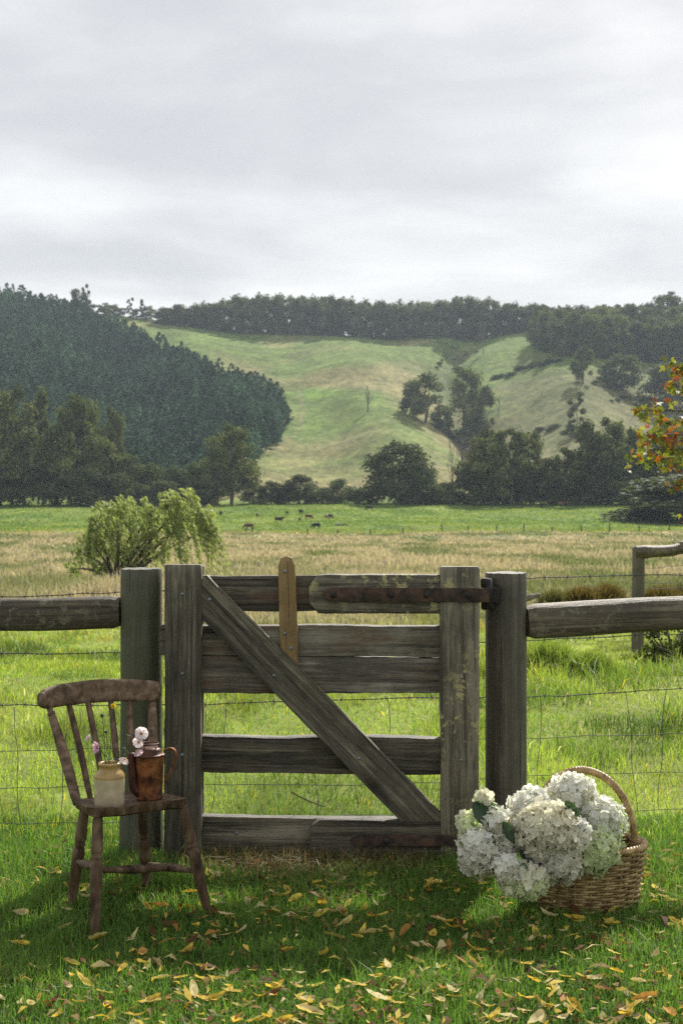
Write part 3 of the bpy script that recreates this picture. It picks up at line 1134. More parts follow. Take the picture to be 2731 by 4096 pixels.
def chair_seat():
    n, m = 30, 24
    V = []
    uu, vv = np.linspace(0, 1, n), np.linspace(0, 1, m)
    top, bot = [], []
    for v in vv:
        for u in uu:
            # rounded-corner bilinear patch with a serpentine front
            p = (cFL * (1 - u) + cFR * u) * (1 - v) + (cBL * (1 - u) + cBR * u) * v
            fr = (cFL - cBL + cFR - cBR) / 2
            fr = fr / np.linalg.norm(fr)
            sd = (cFR - cFL) / np.linalg.norm(cFR - cFL)
            bulge = 0.020 * math.cos((u - 0.28) * math.pi * 2.0) - 0.012 + 0.018 * math.exp(-((u - .26) / .2) ** 2)
            p = p + fr * bulge * (1 - v) ** 2
            edge = max(0, abs(u - .5) * 2 - 0.82) / .18
            p = p + fr * (-0.030 * edge ** 2 * (1 - v) ** 3 + 0.03 * edge ** 2 * v ** 3)
            ve = max(0, abs(v - .5) * 2 - 0.85) / .15
            p = p - sd * np.sign(u - .5) * 0.016 * ve ** 2 * abs(u - .5) * 2
            dish = -0.010 * math.sin(math.pi * min(1, u * 1.0)) ** 0.8 * math.sin(math.pi * min(1, v * 1.05 + .0)) ** .6
            dish += 0.004 * math.exp(-((u - .55) / .12) ** 2) * (1 - v)
            top.append(p + cn * dish)
            ed = min(u, 1 - u, v, 1 - v)
            bot.append(p - cn * (0.030 - 0.006 * (1 if ed < 0.01 else 0)) - (p - (cFL + cBR) / 2) * 0.03)
    V = np.vstack([top, bot])
    F = []
    o = n * m
    for j in range(m - 1):
        for i in range(n - 1):
            a = j * n + i
            F.append((a, a + 1, a + n + 1, a + n))
            F.append((o + a, o + a + n, o + a + n + 1, o + a + 1))
    ring = [i for i in range(n)] + [j * n + n - 1 for j in range(1, m)] + [(m - 1) * n + i for i in range(n - 2, -1, -1)] + [j * n for j in range(m - 2, 0, -1)]
    for a, b in zip(ring, ring[1:] + ring[:1]):
        F.append((b, a, o + a, o + b))
    me = MB().add(V, F)
    ob = me.build('seat', M['chair_wood'], chair)
    ob.data.set_sharp_from_angle(angle=R(55))


chair_seat()


def turned(name, p0, p1, prof, mat='chair_wood', sides=16):
    p0, p1 = np.array(p0, float), np.array(p1, float)
    t, r = zip(*prof)
    ts = np.linspace(0, 1, 70)
    path = p0[None] * (1 - ts[:, None]) + p1[None] * ts[:, None]
    rad = np.interp(ts, t, r)
    MB().add(*tube(path, rad, sides)).build(name, M[mat], chair)


LEG = [(0, .0145), (.10, .0165), (.24, .0185), (.30, .0190), (.315, .0135), (.33, .0180), (.345, .0185), (.36, .0135), (.38, .0185), (.42, .0200), (.52, .0195), (.70, .0165), (.88, .0135), (1, .0115)]
# top of the leg under the seat -> foot in the grass
LT = {'FL': P(393, 3250, 4.41), 'RL': P(340, 3250, 4.60), 'FR': P(730, 3228, 4.55), 'RR': P(566, 3250, 4.74)}
LB = {'FL': P(379, 3775, 4.34), 'RL': P(282, 3660, 4.66), 'FR': P(842, 3690, 4.57), 'RR': P(592, 3610, 4.84)}
for k in ('FL', 'RL', 'FR', 'RR'):
    LT[k][2] = seat_z(LT[k][0], LT[k][1]) - 0.022
    turned('leg', LT[k], LB[k], LEG)
on = lambda k, t: LT[k] * (1 - t) + LB[k] * t
STR = [(0, .008), (.2, .010), (.45, .0145), (.55, .0145), (.8, .010), (1, .008)]
turned('side_stretcher', on('FL', .42), on('RL', .50), STR, 'chair_pale', 12)
turned('side_stretcher', on('FR', .56), on('RR', .62), STR, 'chair_pale', 12)
turned('cross_stretcher', on('FL', .44), (on('FR', .57) + on('RR', .62)) / 2, STR, 'chair_wood', 12)

Cc = lambda cx, cy, Y: P(100 + .5102 * cx, 2650 + .5102 * cy, Y)
POST = [(0, .0135), (.08, .0165), (.5, .0185), (.82, .0150), (.90, .0140), (.905, .0095), (.93, .0140), (.96, .0135), (.965, .009), (1, .011)]


def back_piece(name, bot, top, prof, squash=1.0, mat='chair_wood'):
    p = curve([bot, bot * .5 + top * .5 + np.array([0, .012, 0]), top], 60)
    t, r = zip(*prof)
    rad = np.interp(np.linspace(0, 1, 60), t, r)
    MB().add(*tube(p, rad, 14, squash=squash)).build(name, M[mat], chair)


def onseat(cx, Y):
    p = Cc(cx, 1060, Y)
    p[2] = seat_z(p[0], p[1]) - 0.012
    return p


back_piece('back_post', onseat(412, 4.63), Cc(196, 360, 4.83), POST, mat='chair_pale')
back_piece('back_post', onseat(1000, 4.78), Cc(1003, 290, 5.01), POST, mat='chair_pale')
SPL = [(0, .0085), (.1, .0105), (.5, .0128), (.9, .0115), (1, .0100)]
for bx, by, tx, ty, D0, D1 in ((520, 0, 345, 320, 4.665, 4.89), (635, 0, 492, 295, 4.69, 4.93), (742, 0, 672, 285, 4.72, 4.965), (838, 0, 820, 285, 4.745, 4.985)):
    back_piece('spindle', onseat(bx, D0), Cc(tx, ty, D1), SPL, 0.9)


def crest():
    n = 50
    cpx = [(122, 290, 48, 4.79), (160, 287, 76, 4.815), (250, 263, 86, 4.86), (400, 240, 88, 4.905), (560, 224, 90, 4.945), (720, 217, 88, 4.975), (860, 219, 85, 4.995), (980, 222, 80, 5.005), (1030, 222, 74, 5.005), (1056, 222, 52, 5.0)]
    pts = curve([Cc(a, b, d) for a, b, h, d in cpx], n)
    hh = curve([(h * .5102 / FPX * d, 0, 0) for a, b, h, d in cpx], n)[:, 0]
    tan = np.gradient(pts, axis=0)
    mb = MB()
    V = []
    k = 20
    a = np.linspace(0, 2 * math.pi, k, endpoint=False)
    for i in range(n):
        t = tan[i] / np.linalg.norm(tan[i])
        up = np.array([0, .22, 1.0])
        up = up - t * np.dot(up, t)
        up /= np.linalg.norm(up)
        d = np.cross(t, up)
        ca, sa = np.cos(a), np.sin(a)
        mm = (np.abs(ca) ** 4 + np.abs(sa) ** 4) ** -.25
        th = 0.0125
        V.append(pts[i] + d[None] * (ca * mm * th)[:, None] + up[None] * (sa * mm * hh[i])[:, None])
    V = np.array(V).reshape(-1, 3)
    F = [(i * k + q, i * k + (q + 1) % k, (i + 1) * k + (q + 1) % k, (i + 1) * k + q) for i in range(n - 1) for q in range(k)]
    F += [tuple(range(k))[::-1], tuple((n - 1) * k + q for q in range(k))]
    mb.add(V, F).build('crest_rail', M['chair_pale'], chair)


crest()

# ------------------------------------------------------------------ jar, copper can and cosmos on the chair
JY = 4.475
jx = P(439, 3200, JY)[0]
jc = np.array([jx, JY, seat_z(jx, JY) - 0.006])
jar = empty('jar', jc, 'cream stoneware jar with tan glazed neck holding cosmos stems on the chair seat', 'jar')
q = FPX / JY
rb = 60.5 / q
J = [(0.001, 0), (rb * .94, 0), (rb, .004), (rb, .046), (rb, .088)]
v, f = lathe(J, 40, jc)
MB().add(v, f).build('body', M['jar'], jar)
J = [(rb, .088), (rb * 1.0, .094), (rb * .97, .100), (rb * .86, .107), (rb * .73, .111), (rb * .69, .114), (rb * .68, .124), (rb * .70, .126), (rb * .735, .129), (rb * .735, .134), (rb * .68, .1365), (rb * .58, .1345), (rb * .56, .12), (rb * .6, .1), (rb * .55, .05), (.001, .045)]
v, f = lathe(J, 40, jc)
MB().add(v, f).build('neck', M['jar_tan'], jar)

KY = 4.62
kx = P(600, 3190, KY)[0]
kc = np.array([kx, KY, seat_z(kx, KY) - 0.005])
can = empty('can', kc, 'tarnished copper hot water can with hinged dome lid and loop handle on the chair', 'can')
q = FPX / KY
ra = 50 / q
rt = 57 / q
hb = 176 / q * .985
v, f = lathe([(.001, 0), (ra * .97, 0), (ra * 1.0, .003), (ra * 1.02, .006), (ra, .008), (ra + (rt - ra) * .5, hb * .5), (rt, hb)], 40, kc)
MB().add(v, f).build('body', M['copper'], can)
v, f = lathe([(rt, hb), (rt * 1.06, hb + .001), (rt * 1.07, hb + .004), (rt * 1.0, hb + .006), (rt * .84, hb + .010), (rt * .80, hb + .018), (rt * .74, hb + .023), (rt * .60, hb + .027), (rt * .45, hb + .028), (.001, hb + .0285)], 40, kc)
MB().add(v, f).build('collar', M['copper_dark'], can)
a = np.linspace(0, 2 * math.pi, 24, endpoint=False)
ringp = np.stack([np.cos(a) * rt * .62, np.sin(a) * rt * .62, np.full(24, hb + .040)], 1) + kc
mb = MB().add(*tube(ringp, 0.0022, 6, closed=True))
for s in (0, 8, 16):
    mb.add(*tube([ringp[s], ringp[s] - np.array([0, 0, .016])], .0018, 6))
mb.build('lid_ring', M['copper_dark'], can)
hx = [P(x, y, KY - .01) for x, y in ((656, 3004), (668, 2997), (684, 2994), (700, 3003), (704, 3020), (700, 3042), (688, 3072), (672, 3108), (664, 3130))]
MB().add(*tube(curve(hx, 40), 0.0042, 10, squash=1.3)).build('handle', M['copper'], can)
sx = [P(x, y, KY - .01) for x, y in ((562, 3172), (540, 3150), (532, 3100), (528, 3050), (526, 3012))]
MB().add(*tube(curve(sx, 24), np.linspace(.019, .012, 24), 14)).build('spout', M['copper_dark'], can)


def petal_patch(mb, base, d, nrm, L, W, col, cup=0.25):
    d = d / np.linalg.norm(d)
    s = np.cross(nrm, d)
    s /= np.linalg.norm(s)
    rows = [(0.0, .12, 0), (.35, .75, -.05), (.7, 1.0, -.02), (.92, .85, .06), (1.0, .45, .1)]
    V = []
    for t, w, z in rows:
        for k in (-1, 0, 1):
            V.append(base + d * L * t + s * W * .5 * w * k + nrm * (z * L * cup * 4 + (abs(k) * .08 * L)) * (1 if k else .6))
    F = []
    for i in range(len(rows) - 1):
        for k in range(2):
            a = i * 3 + k
            F.append((a, a + 1, a + 4, a + 3))
    mb.add(V, F, col)


def cosmos(cx, cy, Y, size, face, col, label, neck=(660, 800), np_=7, droop=0.0, yellow=False):
    c = Cc(cx, cy, Y)
    foot = np.array([jc[0] + random.uniform(-.012, .012), jc[1] + random.uniform(-.012, .012), jc[2] + .07])
    root = empty('flower', foot, label, 'flower', 'cosmos stems in the stoneware jar')
    mid = foot * .45 + c * .55 + np.array([0, 0, .03])
    face = np.array(face, float)
    face /= np.linalg.norm(face)
    path = curve([foot, np.array([foot[0] * .7 + c[0] * .3, foot[1], foot[2] + .075]), mid, c - face * .004], 24)
    stm = MB().add(*tube(path, .0010, 5), (.06, .10, .03))
    u = np.cross(face, [0, .3, 1])
    u /= np.linalg.norm(u)
    w = np.cross(face, u)
    if np_:
        mb = MB()
        for k in range(np_):
            a = 2 * math.pi * k / np_ + random.uniform(-.12, .12)
            d = math.cos(a) * u + math.sin(a) * w + face * (0.35 + droop + random.uniform(-.25, .3))
            petal_patch(mb, c, d, face, size * .98, size * 1.05, np.array(col) * random.uniform(.9, 1.06), .2)
        mb.build('petals', M['petal'], root)
        mb = MB()
        rad = size * (.3 if not yellow else .45)
        v, f = lathe([(.0005, rad * .5), (rad * .5, rad * .42), (rad * .9, rad * .15), (rad, -rad * .2)], 12)
        Rm = np.stack([u, w, face], 1)
        mb.add(v @ Rm.T + c, f, (.45, .26, .02))
        mb.build('centre', M['petal'], root)
    else:
        mb = MB()
        rad = size
        v, f = lathe([(.0003, rad), (rad * .7, rad * .7), (rad, 0), (rad * .7, -rad * .7), (.0003, -rad)], 10)
        mb.add(v + c, f, (.05, .075, .03))
        for k in range(8):
            a = k * .785
            mb.add(*tube([c + np.array([math.cos(a), -.3, math.sin(a)]) * rad * .6, c + np.array([math.cos(a), -.3, math.sin(a)]) * rad * 1.5], [.0012, .0004], 4), (.05, .09, .03))
        mb.build('bud', M['flower_leaf'], root)
    # feathery foliage along the stem
    mb = stm
    for k in range(5):
        t = random.randint(5, 20)
        p0 = path[t]
        d = np.array([random.uniform(-1, 1), random.uniform(-.6, .6), random.uniform(.2, 1)]) * random.uniform(.02, .045)
        mb.add(*tube(curve([p0, p0 + d * .6, p0 + d + np.array([0, 0, -.006])], 6), .0006, 4), (.055, .10, .03))
    mb.build('stem', M['flower_leaf'], root)


WHT, PNK, LIL = (.84, .74, .80), (.64, .40, .57), (.68, .54, .66)
cosmos(912, 560, 4.46, .022, (.25, -1, .35), WHT, 'tall white cosmos bloom facing the viewer above the copper can')
cosmos(895, 622, 4.45, .019, (-.3, -1, -.1), WHT, 'white cosmos bloom just below the tallest white one')
cosmos(880, 690, 4.44, .018, (.5, -.5, -.8), LIL, 'nodding lilac cosmos hanging over the copper can rim', droop=.3)
cosmos(790, 752, 4.43, .019, (-.4, -.6, -.7), WHT, 'drooping pale cosmos at the edge between jar and can', droop=.3)
cosmos(570, 668, 4.44, .021, (-.8, -.55, .15), PNK, 'pink cosmos seen from the side above the jar rim')
cosmos(505, 598, 4.47, .013, (-.7, -.3, .6), LIL, 'small half open lilac cosmos leaning furthest towards the chair post')
cosmos(694, 346, 4.50, .0095, (.2, -1, .5), (.65, .48, .03), 'small yellow flower on the tallest stem below the chair crest', np_=7, yellow=True)
cosmos(606, 416, 4.50, .0058, (0, -1, .3), WHT, 'round green seed head high on a thin stem', np_=0)
cosmos(636, 545, 4.48, .0052, (0, -1, .3), WHT, 'lower dark green seed head above the jar', np_=0)

# ------------------------------------------------------------------ basket
BX, BY = 0.800, 4.70
Bx = lambda cx, cy, Y: P(1700 + .6575 * cx, 2950 + .6575 * cy, Y)
basket = empty('basket', (BX, BY, 0), 'brown wicker basket with tall twisted cane handle, full of white hydrangeas', 'basket')
BH = 0.205


def bask_r(t):                                   # half length, half depth at height fraction t
    return (0.165 + 0.032 * t ** 0.8, 0.118 + 0.028 * t ** 0.8)


def weave():
    mb = MB()
    rows = 22
    seg = 176
    a = np.linspace(0, 2 * math.pi, seg, endpoint=False)
    nst = 22
    for i in range(rows):
        t = (i + .5) / rows
        A, B = bask_r(t)
        off = 0.0058 * np.sin(a * nst / 2 * 2 / 2 + math.pi * (i % 2))
        path = np.stack([BX + (A + off) * np.cos(a), BY + (B + off) * np.sin(a), 0.004 + t * (BH - .012) + .0012 * vnoise(a * 5, a * 0 + i, 2)], 1)
        mb.add(*tube(path, 0.0048 * (0.9 + .2 * random.random()), 6, closed=True))
    # floor
    A, B = bask_r(0)
    an = np.linspace(0, 2 * math.pi, 48, endpoint=False)
    V = np.stack([BX + A * np.cos(an), BY + B * np.sin(an), np.full(48, .006)], 1)
    mb.add(V, [tuple(range(48))])
    return mb.build('woven_side', M['wicker'], basket)


weave()
mb = MB()
for k in range(22):
    a = 2 * math.pi * (k + .5) / 22
    pts = []
    for t in np.linspace(0, 1, 8):
        A, B = bask_r(t)
        pts.append((BX + A * math.cos(a), BY + B * math.sin(a), .004 + t * (BH - .004)))
    mb.add(*tube(np.array(pts), .004, 6))
mb.build('stakes', M['wicker'], basket)
mb = MB()
an = np.linspace(0, 2 * math.pi, 260, endpoint=False)
A, B = bask_r(1)
for ph in range(3):
    c = np.cos(an * 26 + ph * 2.094)
    s = np.sin(an * 26 + ph * 2.094)
    mb.add(*tube(np.stack([BX + (A + .007 * c) * np.cos(an), BY + (B + .007 * c) * np.sin(an), BH + .006 * s], 1), .0068, 6, closed=True))
mb.build('rim', M['cane'], basket)


def handle():
    hp = [Bx(1278, 700, 4.69), Bx(1272, 610, 4.69), Bx(1248, 480, 4.69), Bx(1195, 355, 4.70), Bx(1110, 258, 4.71), Bx(1010, 207, 4.72), Bx(925, 197, 4.73), Bx(840, 222, 4.74), Bx(770, 270, 4.75), Bx(728, 335, 4.76), Bx(716, 420, 4.77), Bx(712, 640, 4.78)]
    p = curve(hp, 220)
    t, N, B_ = frames(p)
    mb = MB()
    s = np.linspace(0, 1, 220)
    for ph in range(5):
        a = s * 2 * math.pi * 12 + ph * 2 * math.pi / 5
        w = p + (np.cos(a)[:, None] * N + np.sin(a)[:, None] * B_) * .0072
        mb.add(*tube(w, .0056, 6))
    mb.build('handle', M['cane'], basket)
    mb = MB()
    for k in range(6):
        c = curve(hp[:3], 40)[8 + k * 2]
        a = np.linspace(0, 2 * math.pi, 20, endpoint=False)
        mb.add(*tube(np.stack([c[0] + .0155 * np.cos(a), c[1] + .0155 * np.sin(a), c[2] + .002 * np.cos(a)], 1), .0033, 6, closed=True))
    mb.build('handle_wrap', M['cane'], basket)


handle()


# ------------------------------------------------------------------ hydrangea heads
HW, HC, HG = np.array((.92, .91, .87)), np.array((.88, .845, .72)), np.array((.52, .59, .34))


def hydrangea(cx, cy, rpx, Y, cols, label, stretch=(1, 1, 1), stem_to=None):
    c = Bx(cx, cy, Y)
    r = rpx * 1.07 * .6575 / FPX * Y
    root = empty('hydrangea', c, label, 'flower', 'white hydrangea heads in the basket')
    sx = np.array(stretch, float)
    n = int(150 * (r / .08) ** 2 * 2.0)
    i = np.arange(n) + .5
    ph = np.arccos(1 - 2 * i / n)
    th = math.pi * (1 + 5 ** .5) * i
    D = np.stack([np.cos(th) * np.sin(ph), np.sin(th) * np.sin(ph), np.cos(ph)], 1)
    D += rng.normal(0, .06, D.shape)
    D /= np.linalg.norm(D, axis=1, keepdims=True)
    lump = 0.80 + 0.38 * vnoise(D[:, 0] * 3.1 + cx, D[:, 2] * 3.1 + D[:, 1] * 2, int(cy))
    C = D * (r * lump * rng.uniform(.84, 1.10, n))[:, None] * sx
    u = np.cross(D, [0.1, .2, 1.0])
    u /= np.linalg.norm(u, axis=1, keepdims=True)
    w = np.cross(D, u)
    fs = rng.uniform(.0105, .0165, n) * (0.85 + .2 * min(1, r / .09))
    rot = rng.uniform(0, math.pi, n)
    cA, cB, cC = [np.array(q_) for q_ in cols]
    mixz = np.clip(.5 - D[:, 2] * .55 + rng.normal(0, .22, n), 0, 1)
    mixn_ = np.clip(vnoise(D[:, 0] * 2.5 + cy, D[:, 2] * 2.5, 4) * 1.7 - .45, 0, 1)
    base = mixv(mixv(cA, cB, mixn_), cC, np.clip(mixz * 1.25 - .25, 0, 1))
    allV, allC = [], []
    tilt = rng.normal(0, .5, (n, 2))
    Dn = D + u * tilt[:, :1] + w * tilt[:, 1:]
    Dn /= np.linalg.norm(Dn, axis=1, keepdims=True)
    u2 = np.cross(Dn, w)
    u2 /= np.linalg.norm(u2, axis=1, keepdims=True)
    w2 = np.cross(Dn, u2)
    for k in range(4):
        a = rot + k * math.pi / 2
        d = np.cos(a)[:, None] * u2 + np.sin(a)[:, None] * w2
        s = np.cross(Dn, d)
        L = fs[:, None] * rng.uniform(.88, 1.12, (n, 1))
        cup = rng.uniform(.05, .4, (n, 1))
        p0 = C
        V = np.stack([p0 - s * L * .12, p0 + s * L * .12,
                      p0 + d * L * .6 - s * L * .52 + Dn * L * cup * .3, p0 + d * L * .6 + s * L * .52 + Dn * L * cup * .3,
                      p0 + d * L * 1.05 - s * L * .22 + Dn * L * cup * .9, p0 + d * L * 1.05 + s * L * .22 + Dn * L * cup * .9], 1)
        allV.append(V)
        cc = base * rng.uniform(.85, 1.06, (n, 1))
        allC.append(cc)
    # a looser inner layer fills the gaps
    n2 = n // 2
    idx = rng.integers(0, n, n2)
    d = rng.normal(0, 1, (n2, 3))
    d /= np.linalg.norm(d, axis=1, keepdims=True)
    s = np.cross(d, D[idx])
    s /= np.linalg.norm(s, axis=1, keepdims=True)
    p0 = C[idx] * .8
    L = .02
    V = np.stack([p0 - s * L * .5, p0 + s * L * .5, p0 + d * L * .6 - s * L * .6, p0 + d * L * .6 + s * L * .6, p0 + d * L - s * L * .3, p0 + d * L + s * L * .3], 1)
    allV.append(V)
    allC.append(np.tile(cB * .95, (n2, 1)))
    o = fast_quads('florets', np.concatenate(allV), np.concatenate(allC), M['petal'])
    o.parent = root
    core = MB()
    v, f = lathe([(.001, -r * .62), (r * .35, -r * .5), (r * .6, -r * .2), (r * .62, r * .1), (r * .45, r * .45), (.001, r * .62)], 14)
    core.add(v * sx, f, tuple(cB * .8))
    if stem_to is None:
        stem_to = np.array([BX + .02, BY + .03, .10])
    core.add(*tube(curve([np.zeros(3), (stem_to - c) * .5 + np.array([0, 0, -.015]), stem_to - c], 10), .0035, 6), (.09, .13, .05))
    ob = core.build('stem', M['flower_leaf'], root, origin=(0, 0, 0))


hydrangea(1065, 525, 132, 4.62, (HW, HW * .95, HG * 1.3), 'broad white hydrangea head at the back beside the handle', (1, .9, 1.1))
hydrangea(895, 338, 116, 4.64, (HW, HW, HC), 'topmost bluish white hydrangea head under the cane handle', (1.08, .9, .86))
hydrangea(650, 440, 124, 4.60, (HW, HW * .97, HC), 'white hydrangea head in front of the right gatepost', (1.0, .9, .88))
hydrangea(1035, 690, 128, 4.55, (HC, HG * 1.45, HG * 1.15), 'greenest hydrangea head hanging over the basket side', (1, .9, .95))
hydrangea(745, 560, 178, 4.50, (HC * 1.04, HC, HC * .8), 'largest hydrangea head, cream, in the middle of the bunch', (1.03, .8, .78))
hydrangea(810, 745, 122, 4.49, (HW * .9, HC, HC * .75), 'creamy hydrangea head below the largest one', (1.0, .85, .95))
hydrangea(575, 520, 80, 4.55, (HW, HC, HC * .9), 'white hydrangea tucked between the largest head and the small white one', (1, .8, .9))
hydrangea(900, 590, 95, 4.50, (HW, HW * .96, HC), 'white hydrangea joining the largest head to the greenest one', (.9, .8, 1.0))
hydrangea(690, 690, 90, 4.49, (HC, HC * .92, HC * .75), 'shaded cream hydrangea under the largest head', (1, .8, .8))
hydrangea(435, 500, 70, 4.52, (HW, HW, HC), 'small pure white hydrangea head near the top left leaf', (1, .9, 1.1))
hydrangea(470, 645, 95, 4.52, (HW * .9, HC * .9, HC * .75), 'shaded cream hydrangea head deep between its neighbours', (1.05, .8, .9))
hydrangea(265, 555, 72, 4.54, (HC, HG * 1.5, HG * 1.3), 'greenish hydrangea head furthest from the handle', (.8, .9, 1.35))
hydrangea(330, 690, 118, 4.49, (HW, HW * .92, HC * .8), 'white hydrangea head over the grass below the small white one', (.95, .85, 1.1))
hydrangea(355, 380, 55, 4.55, (HC, HC, HG * 1.4), 'little pointed hydrangea spray at the top of the bunch by the gate', (.8, .8, 1.15))
hydrangea(480, 795, 82, 4.45, (HW, HW * .96, HC), 'bright white hydrangea cluster lowest but one, over the grass', (1, .85, .9))
hydrangea(600, 865, 125, 4.45, (HC, HC * .9, HG * 1.35), 'lowest hydrangea head, greenish cream, nearly touching the grass', (1.08, .85, .78))


def broad_leaf(cx, cy, Y, L, W, d, nrm, col, label):
    c = Bx(cx, cy, Y)
    d = np.array(d, float)
    d /= np.linalg.norm(d)
    nrm = np.array(nrm, float)
    nrm -= d * np.dot(d, nrm)
    nrm /= np.linalg.norm(nrm)
    s = np.cross(d, nrm)
    n, m = 11, 7
    V = []
    for i in range(n):
        t = i / (n - 1)
        w = W * math.sin(math.pi * (t * .93 + .04)) ** .8 * (1 - .3 * t) * (1 + .05 * math.cos(i * 3.1))
        for j in range(m):
            k = j / (m - 1) * 2 - 1
            V.append(c + d * L * (t - .5) + s * w * .5 * k + nrm * (.16 * W * k * k - .10 * L * (t - .4) ** 2 + .02 * L * math.sin(i * 1.6) * abs(k)))
    F = [(i * m + j, i * m + j + 1, (i + 1) * m + j + 1, (i + 1) * m + j) for i in range(n - 1) for j in range(m - 1)]
    o = MB().add(V, F, col).build('hydrangea_leaf', M['flower_leaf'], origin=c)
    tag(o, label, 'leaf', 'hydrangea leaves in the basket')


broad_leaf(350, 470, 4.52, .095, .06, (.5, -.2, -.8), (-.3, -1, .3), (.045, .085, .045), 'dark green leaf between the small white head and the greenish head')
broad_leaf(385, 420, 4.53, .10, .035, (1, -.2, -.1), (-.2, -.9, .6), (.10, .17, .07), 'light green leaf lying under the little pointed spray')
broad_leaf(505, 580, 4.46, .075, .04, (.45, -.2, -.9), (.3, -1, .2), (.03, .06, .03), 'dark green leaf on the shaded side of the largest cream head')
broad_leaf(893, 465, 4.50, .09, .05, (.5, -.1, -.9), (.2, -1, .3), (.035, .075, .035), 'dark green leaf between the topmost head and the broad white head')
broad_leaf(640, 735, 4.47, .08, .045, (.8, -.2, -.5), (.1, -1, .3), (.025, .05, .03), 'very dark leaf below the largest cream head')
broad_leaf(590, 815, 4.40, .055, .04, (-.2, -.3, -.9), (.1, -1, .35), (.10, .16, .09), 'bluish green leaf over the lowest hydrangea head')


# ------------------------------------------------------------------ fallen leaves
LEAF_MESH = []


def leaf_shape(L, W, curl, twist, fold):
    n, m = 9, 5
    V = []
    for i in range(n):
        t = i / (n - 1)
        w = W * (math.sin(math.pi * min(1, t * .9 + .05)) ** .75) * (1.15 - .5 * t)
        if i == n - 1: w = W * .04
        for j in range(m):
            k = j / (m - 1) * 2 - 1
            a = twist * (t - .5)
            y, z = k * w * .5 * math.cos(a), k * w * .5 * math.sin(a)
            z += fold * abs(k) * w + curl * L * ((t - .5) ** 2 - .1)
            V.append((L * (t - .5), y, z + .0015 * math.sin(i * 2.2 + j)))
    F = [(i * m + j, i * m + j + 1, (i + 1) * m + j + 1, (i + 1) * m + j) for i in range(n - 1) for j in range(m - 1)]
    st = tube(curve([(-L * .5, 0, curl * L * .15), (-L * .62, .002, curl * L * .1 + .002), (-L * .75, .006, .004)], 5), .0008, 4)
    return np.array(V), F, st


LCOL = {'bright yellow': (.74, .55, .10), 'pale straw coloured': (.68, .57, .29), 'brown': (.17, .08, .035), 'orange': (.46, .25, .07), 'yellow green': (.46, .41, .14)}
FORMS = {'flat': (.2, .15, .03), 'curled': (.95, .5, .25), 'folded': (.3, .5, .5), 'twisted': (.5, 1.4, .2)}
for cn_, cc in LCOL.items():
    for fn, (cu, tw, fo) in FORMS.items():
        Lf = 0.072 if cn_ != 'brown' else .05
        mb = MB()
        V, F, st = leaf_shape(Lf, Lf * .34, cu, tw, fo)
        cvar = np.array(cc)[None] * (0.72 + .5 * vnoise(V[:, 0] * 90, V[:, 1] * 160, 3))[:, None]
        if cn_ in ('bright yellow', 'yellow green'):
            sp = vnoise(V[:, 0] * 140 + 5, V[:, 1] * 140, 9) > .74
            cvar[sp] = (.2, .1, .03)
        mb.add(V, F, cvar)
        mb.add(*st, (.25, .15, .05))
        LEAF_MESH.append((cn_, fn, mb.mesh('fallen_leaf', M['fallen'])))


def fallen():
    n = 0
    tries = 0
    while n < 300 and tries < 20000:
        tries += 1
        Y = float(3.55 + 1.7 * rng.random())
        x = float(rng.uniform(-1, 1) * (0.26 * Y))
        dens = fbm(x * 2.2 + 4, Y * 2.6, 15, 3)
        if rng.random() > np.clip((float(dens) - .34) * 3.0, .34, 1): continue
        if x < -.45 and Y > 5.0 and rng.random() < .6: continue
        if abs(x - BX) < .22 and abs(Y - BY) < .16: continue
        k = int(rng.choice(5, p=[.42, .26, .11, .06, .15])) * 4 + int(rng.integers(0, 4))
        cn_, fn, me = LEAF_MESH[k]
        px = x / Y * FPX + CX
        zone = ('behind the chair' if Y > 4.75 and px < 900 else 'around the chair legs' if px < 880 and Y > 4.2 else
                'beneath the gate' if Y > 4.85 else 'beside the flower basket' if px > 1750 and Y > 4.3 else
                'between the chair and basket' if Y > 4.2 else
                'on the sunny lawn corner' if px < 900 else 'on lawn in front of the basket' if px > 1850 else 'at the lawn front edge')
        o = bpy.data.objects.new('fallen_leaf', me)
        COL.objects.link(o)
        s = float(rng.uniform(.55, 1.12))
        o.location = (x, Y, float(rng.uniform(.018, .036)))
        o.rotation_euler = (float(rng.normal(0, .28)), float(rng.normal(0, .2)), float(rng.uniform(0, 6.28)))
        o.scale = (s, s * float(rng.uniform(.85, 1.3)), s)
        tag(o, f'{fn} {cn_} fallen leaf {zone}', 'leaf', f'{fn} {cn_} fallen leaves {zone}')
        n += 1


fallen()
nl = 4200
lx = rng.uniform(-1, 1, nl)
lY = rng.uniform(3.4, 5.4, nl)
lx = lx * (.3 * lY)
keep = fbm(lx * 2.2 + 4, lY * 2.6, 15, 3) > rng.uniform(.30, .62, nl)
lx, lY = lx[keep], lY[keep]
nl = len(lx)
a = rng.uniform(0, 6.28, nl)
d = np.stack([np.cos(a), np.sin(a), rng.normal(0, .3, nl)], 1)
s = np.stack([-np.sin(a), np.cos(a), rng.normal(0, .3, nl)], 1)
L = rng.uniform(.006, .036, (nl, 1)) * rng.uniform(.4, 1, (nl, 1))
b = np.stack([lx, lY, rng.uniform(.012, .034, nl)], 1)
up = np.array([[0, 0, 1.0]]) * L * rng.normal(0, .35, (nl, 1))
V = np.stack([b - d * L - s * L * .03, b - d * L + s * L * .03, b - s * L * .34 + up, b + s * L * .34 + up, b + d * L - s * L * .04, b + d * L + s * L * .04], 1)
pal = np.array([(.15, .07, .03), (.70, .53, .10), (.62, .52, .26), (.10, .045, .02), (.40, .20, .05), (.28, .18, .07)])
tag(fast_quads('leaf_litter', V, pal[rng.choice(6, nl, p=[.2, .25, .17, .13, .1, .15])] * rng.uniform(.7, 1.2, (nl, 1)), M['fallen']), kind='stuff')

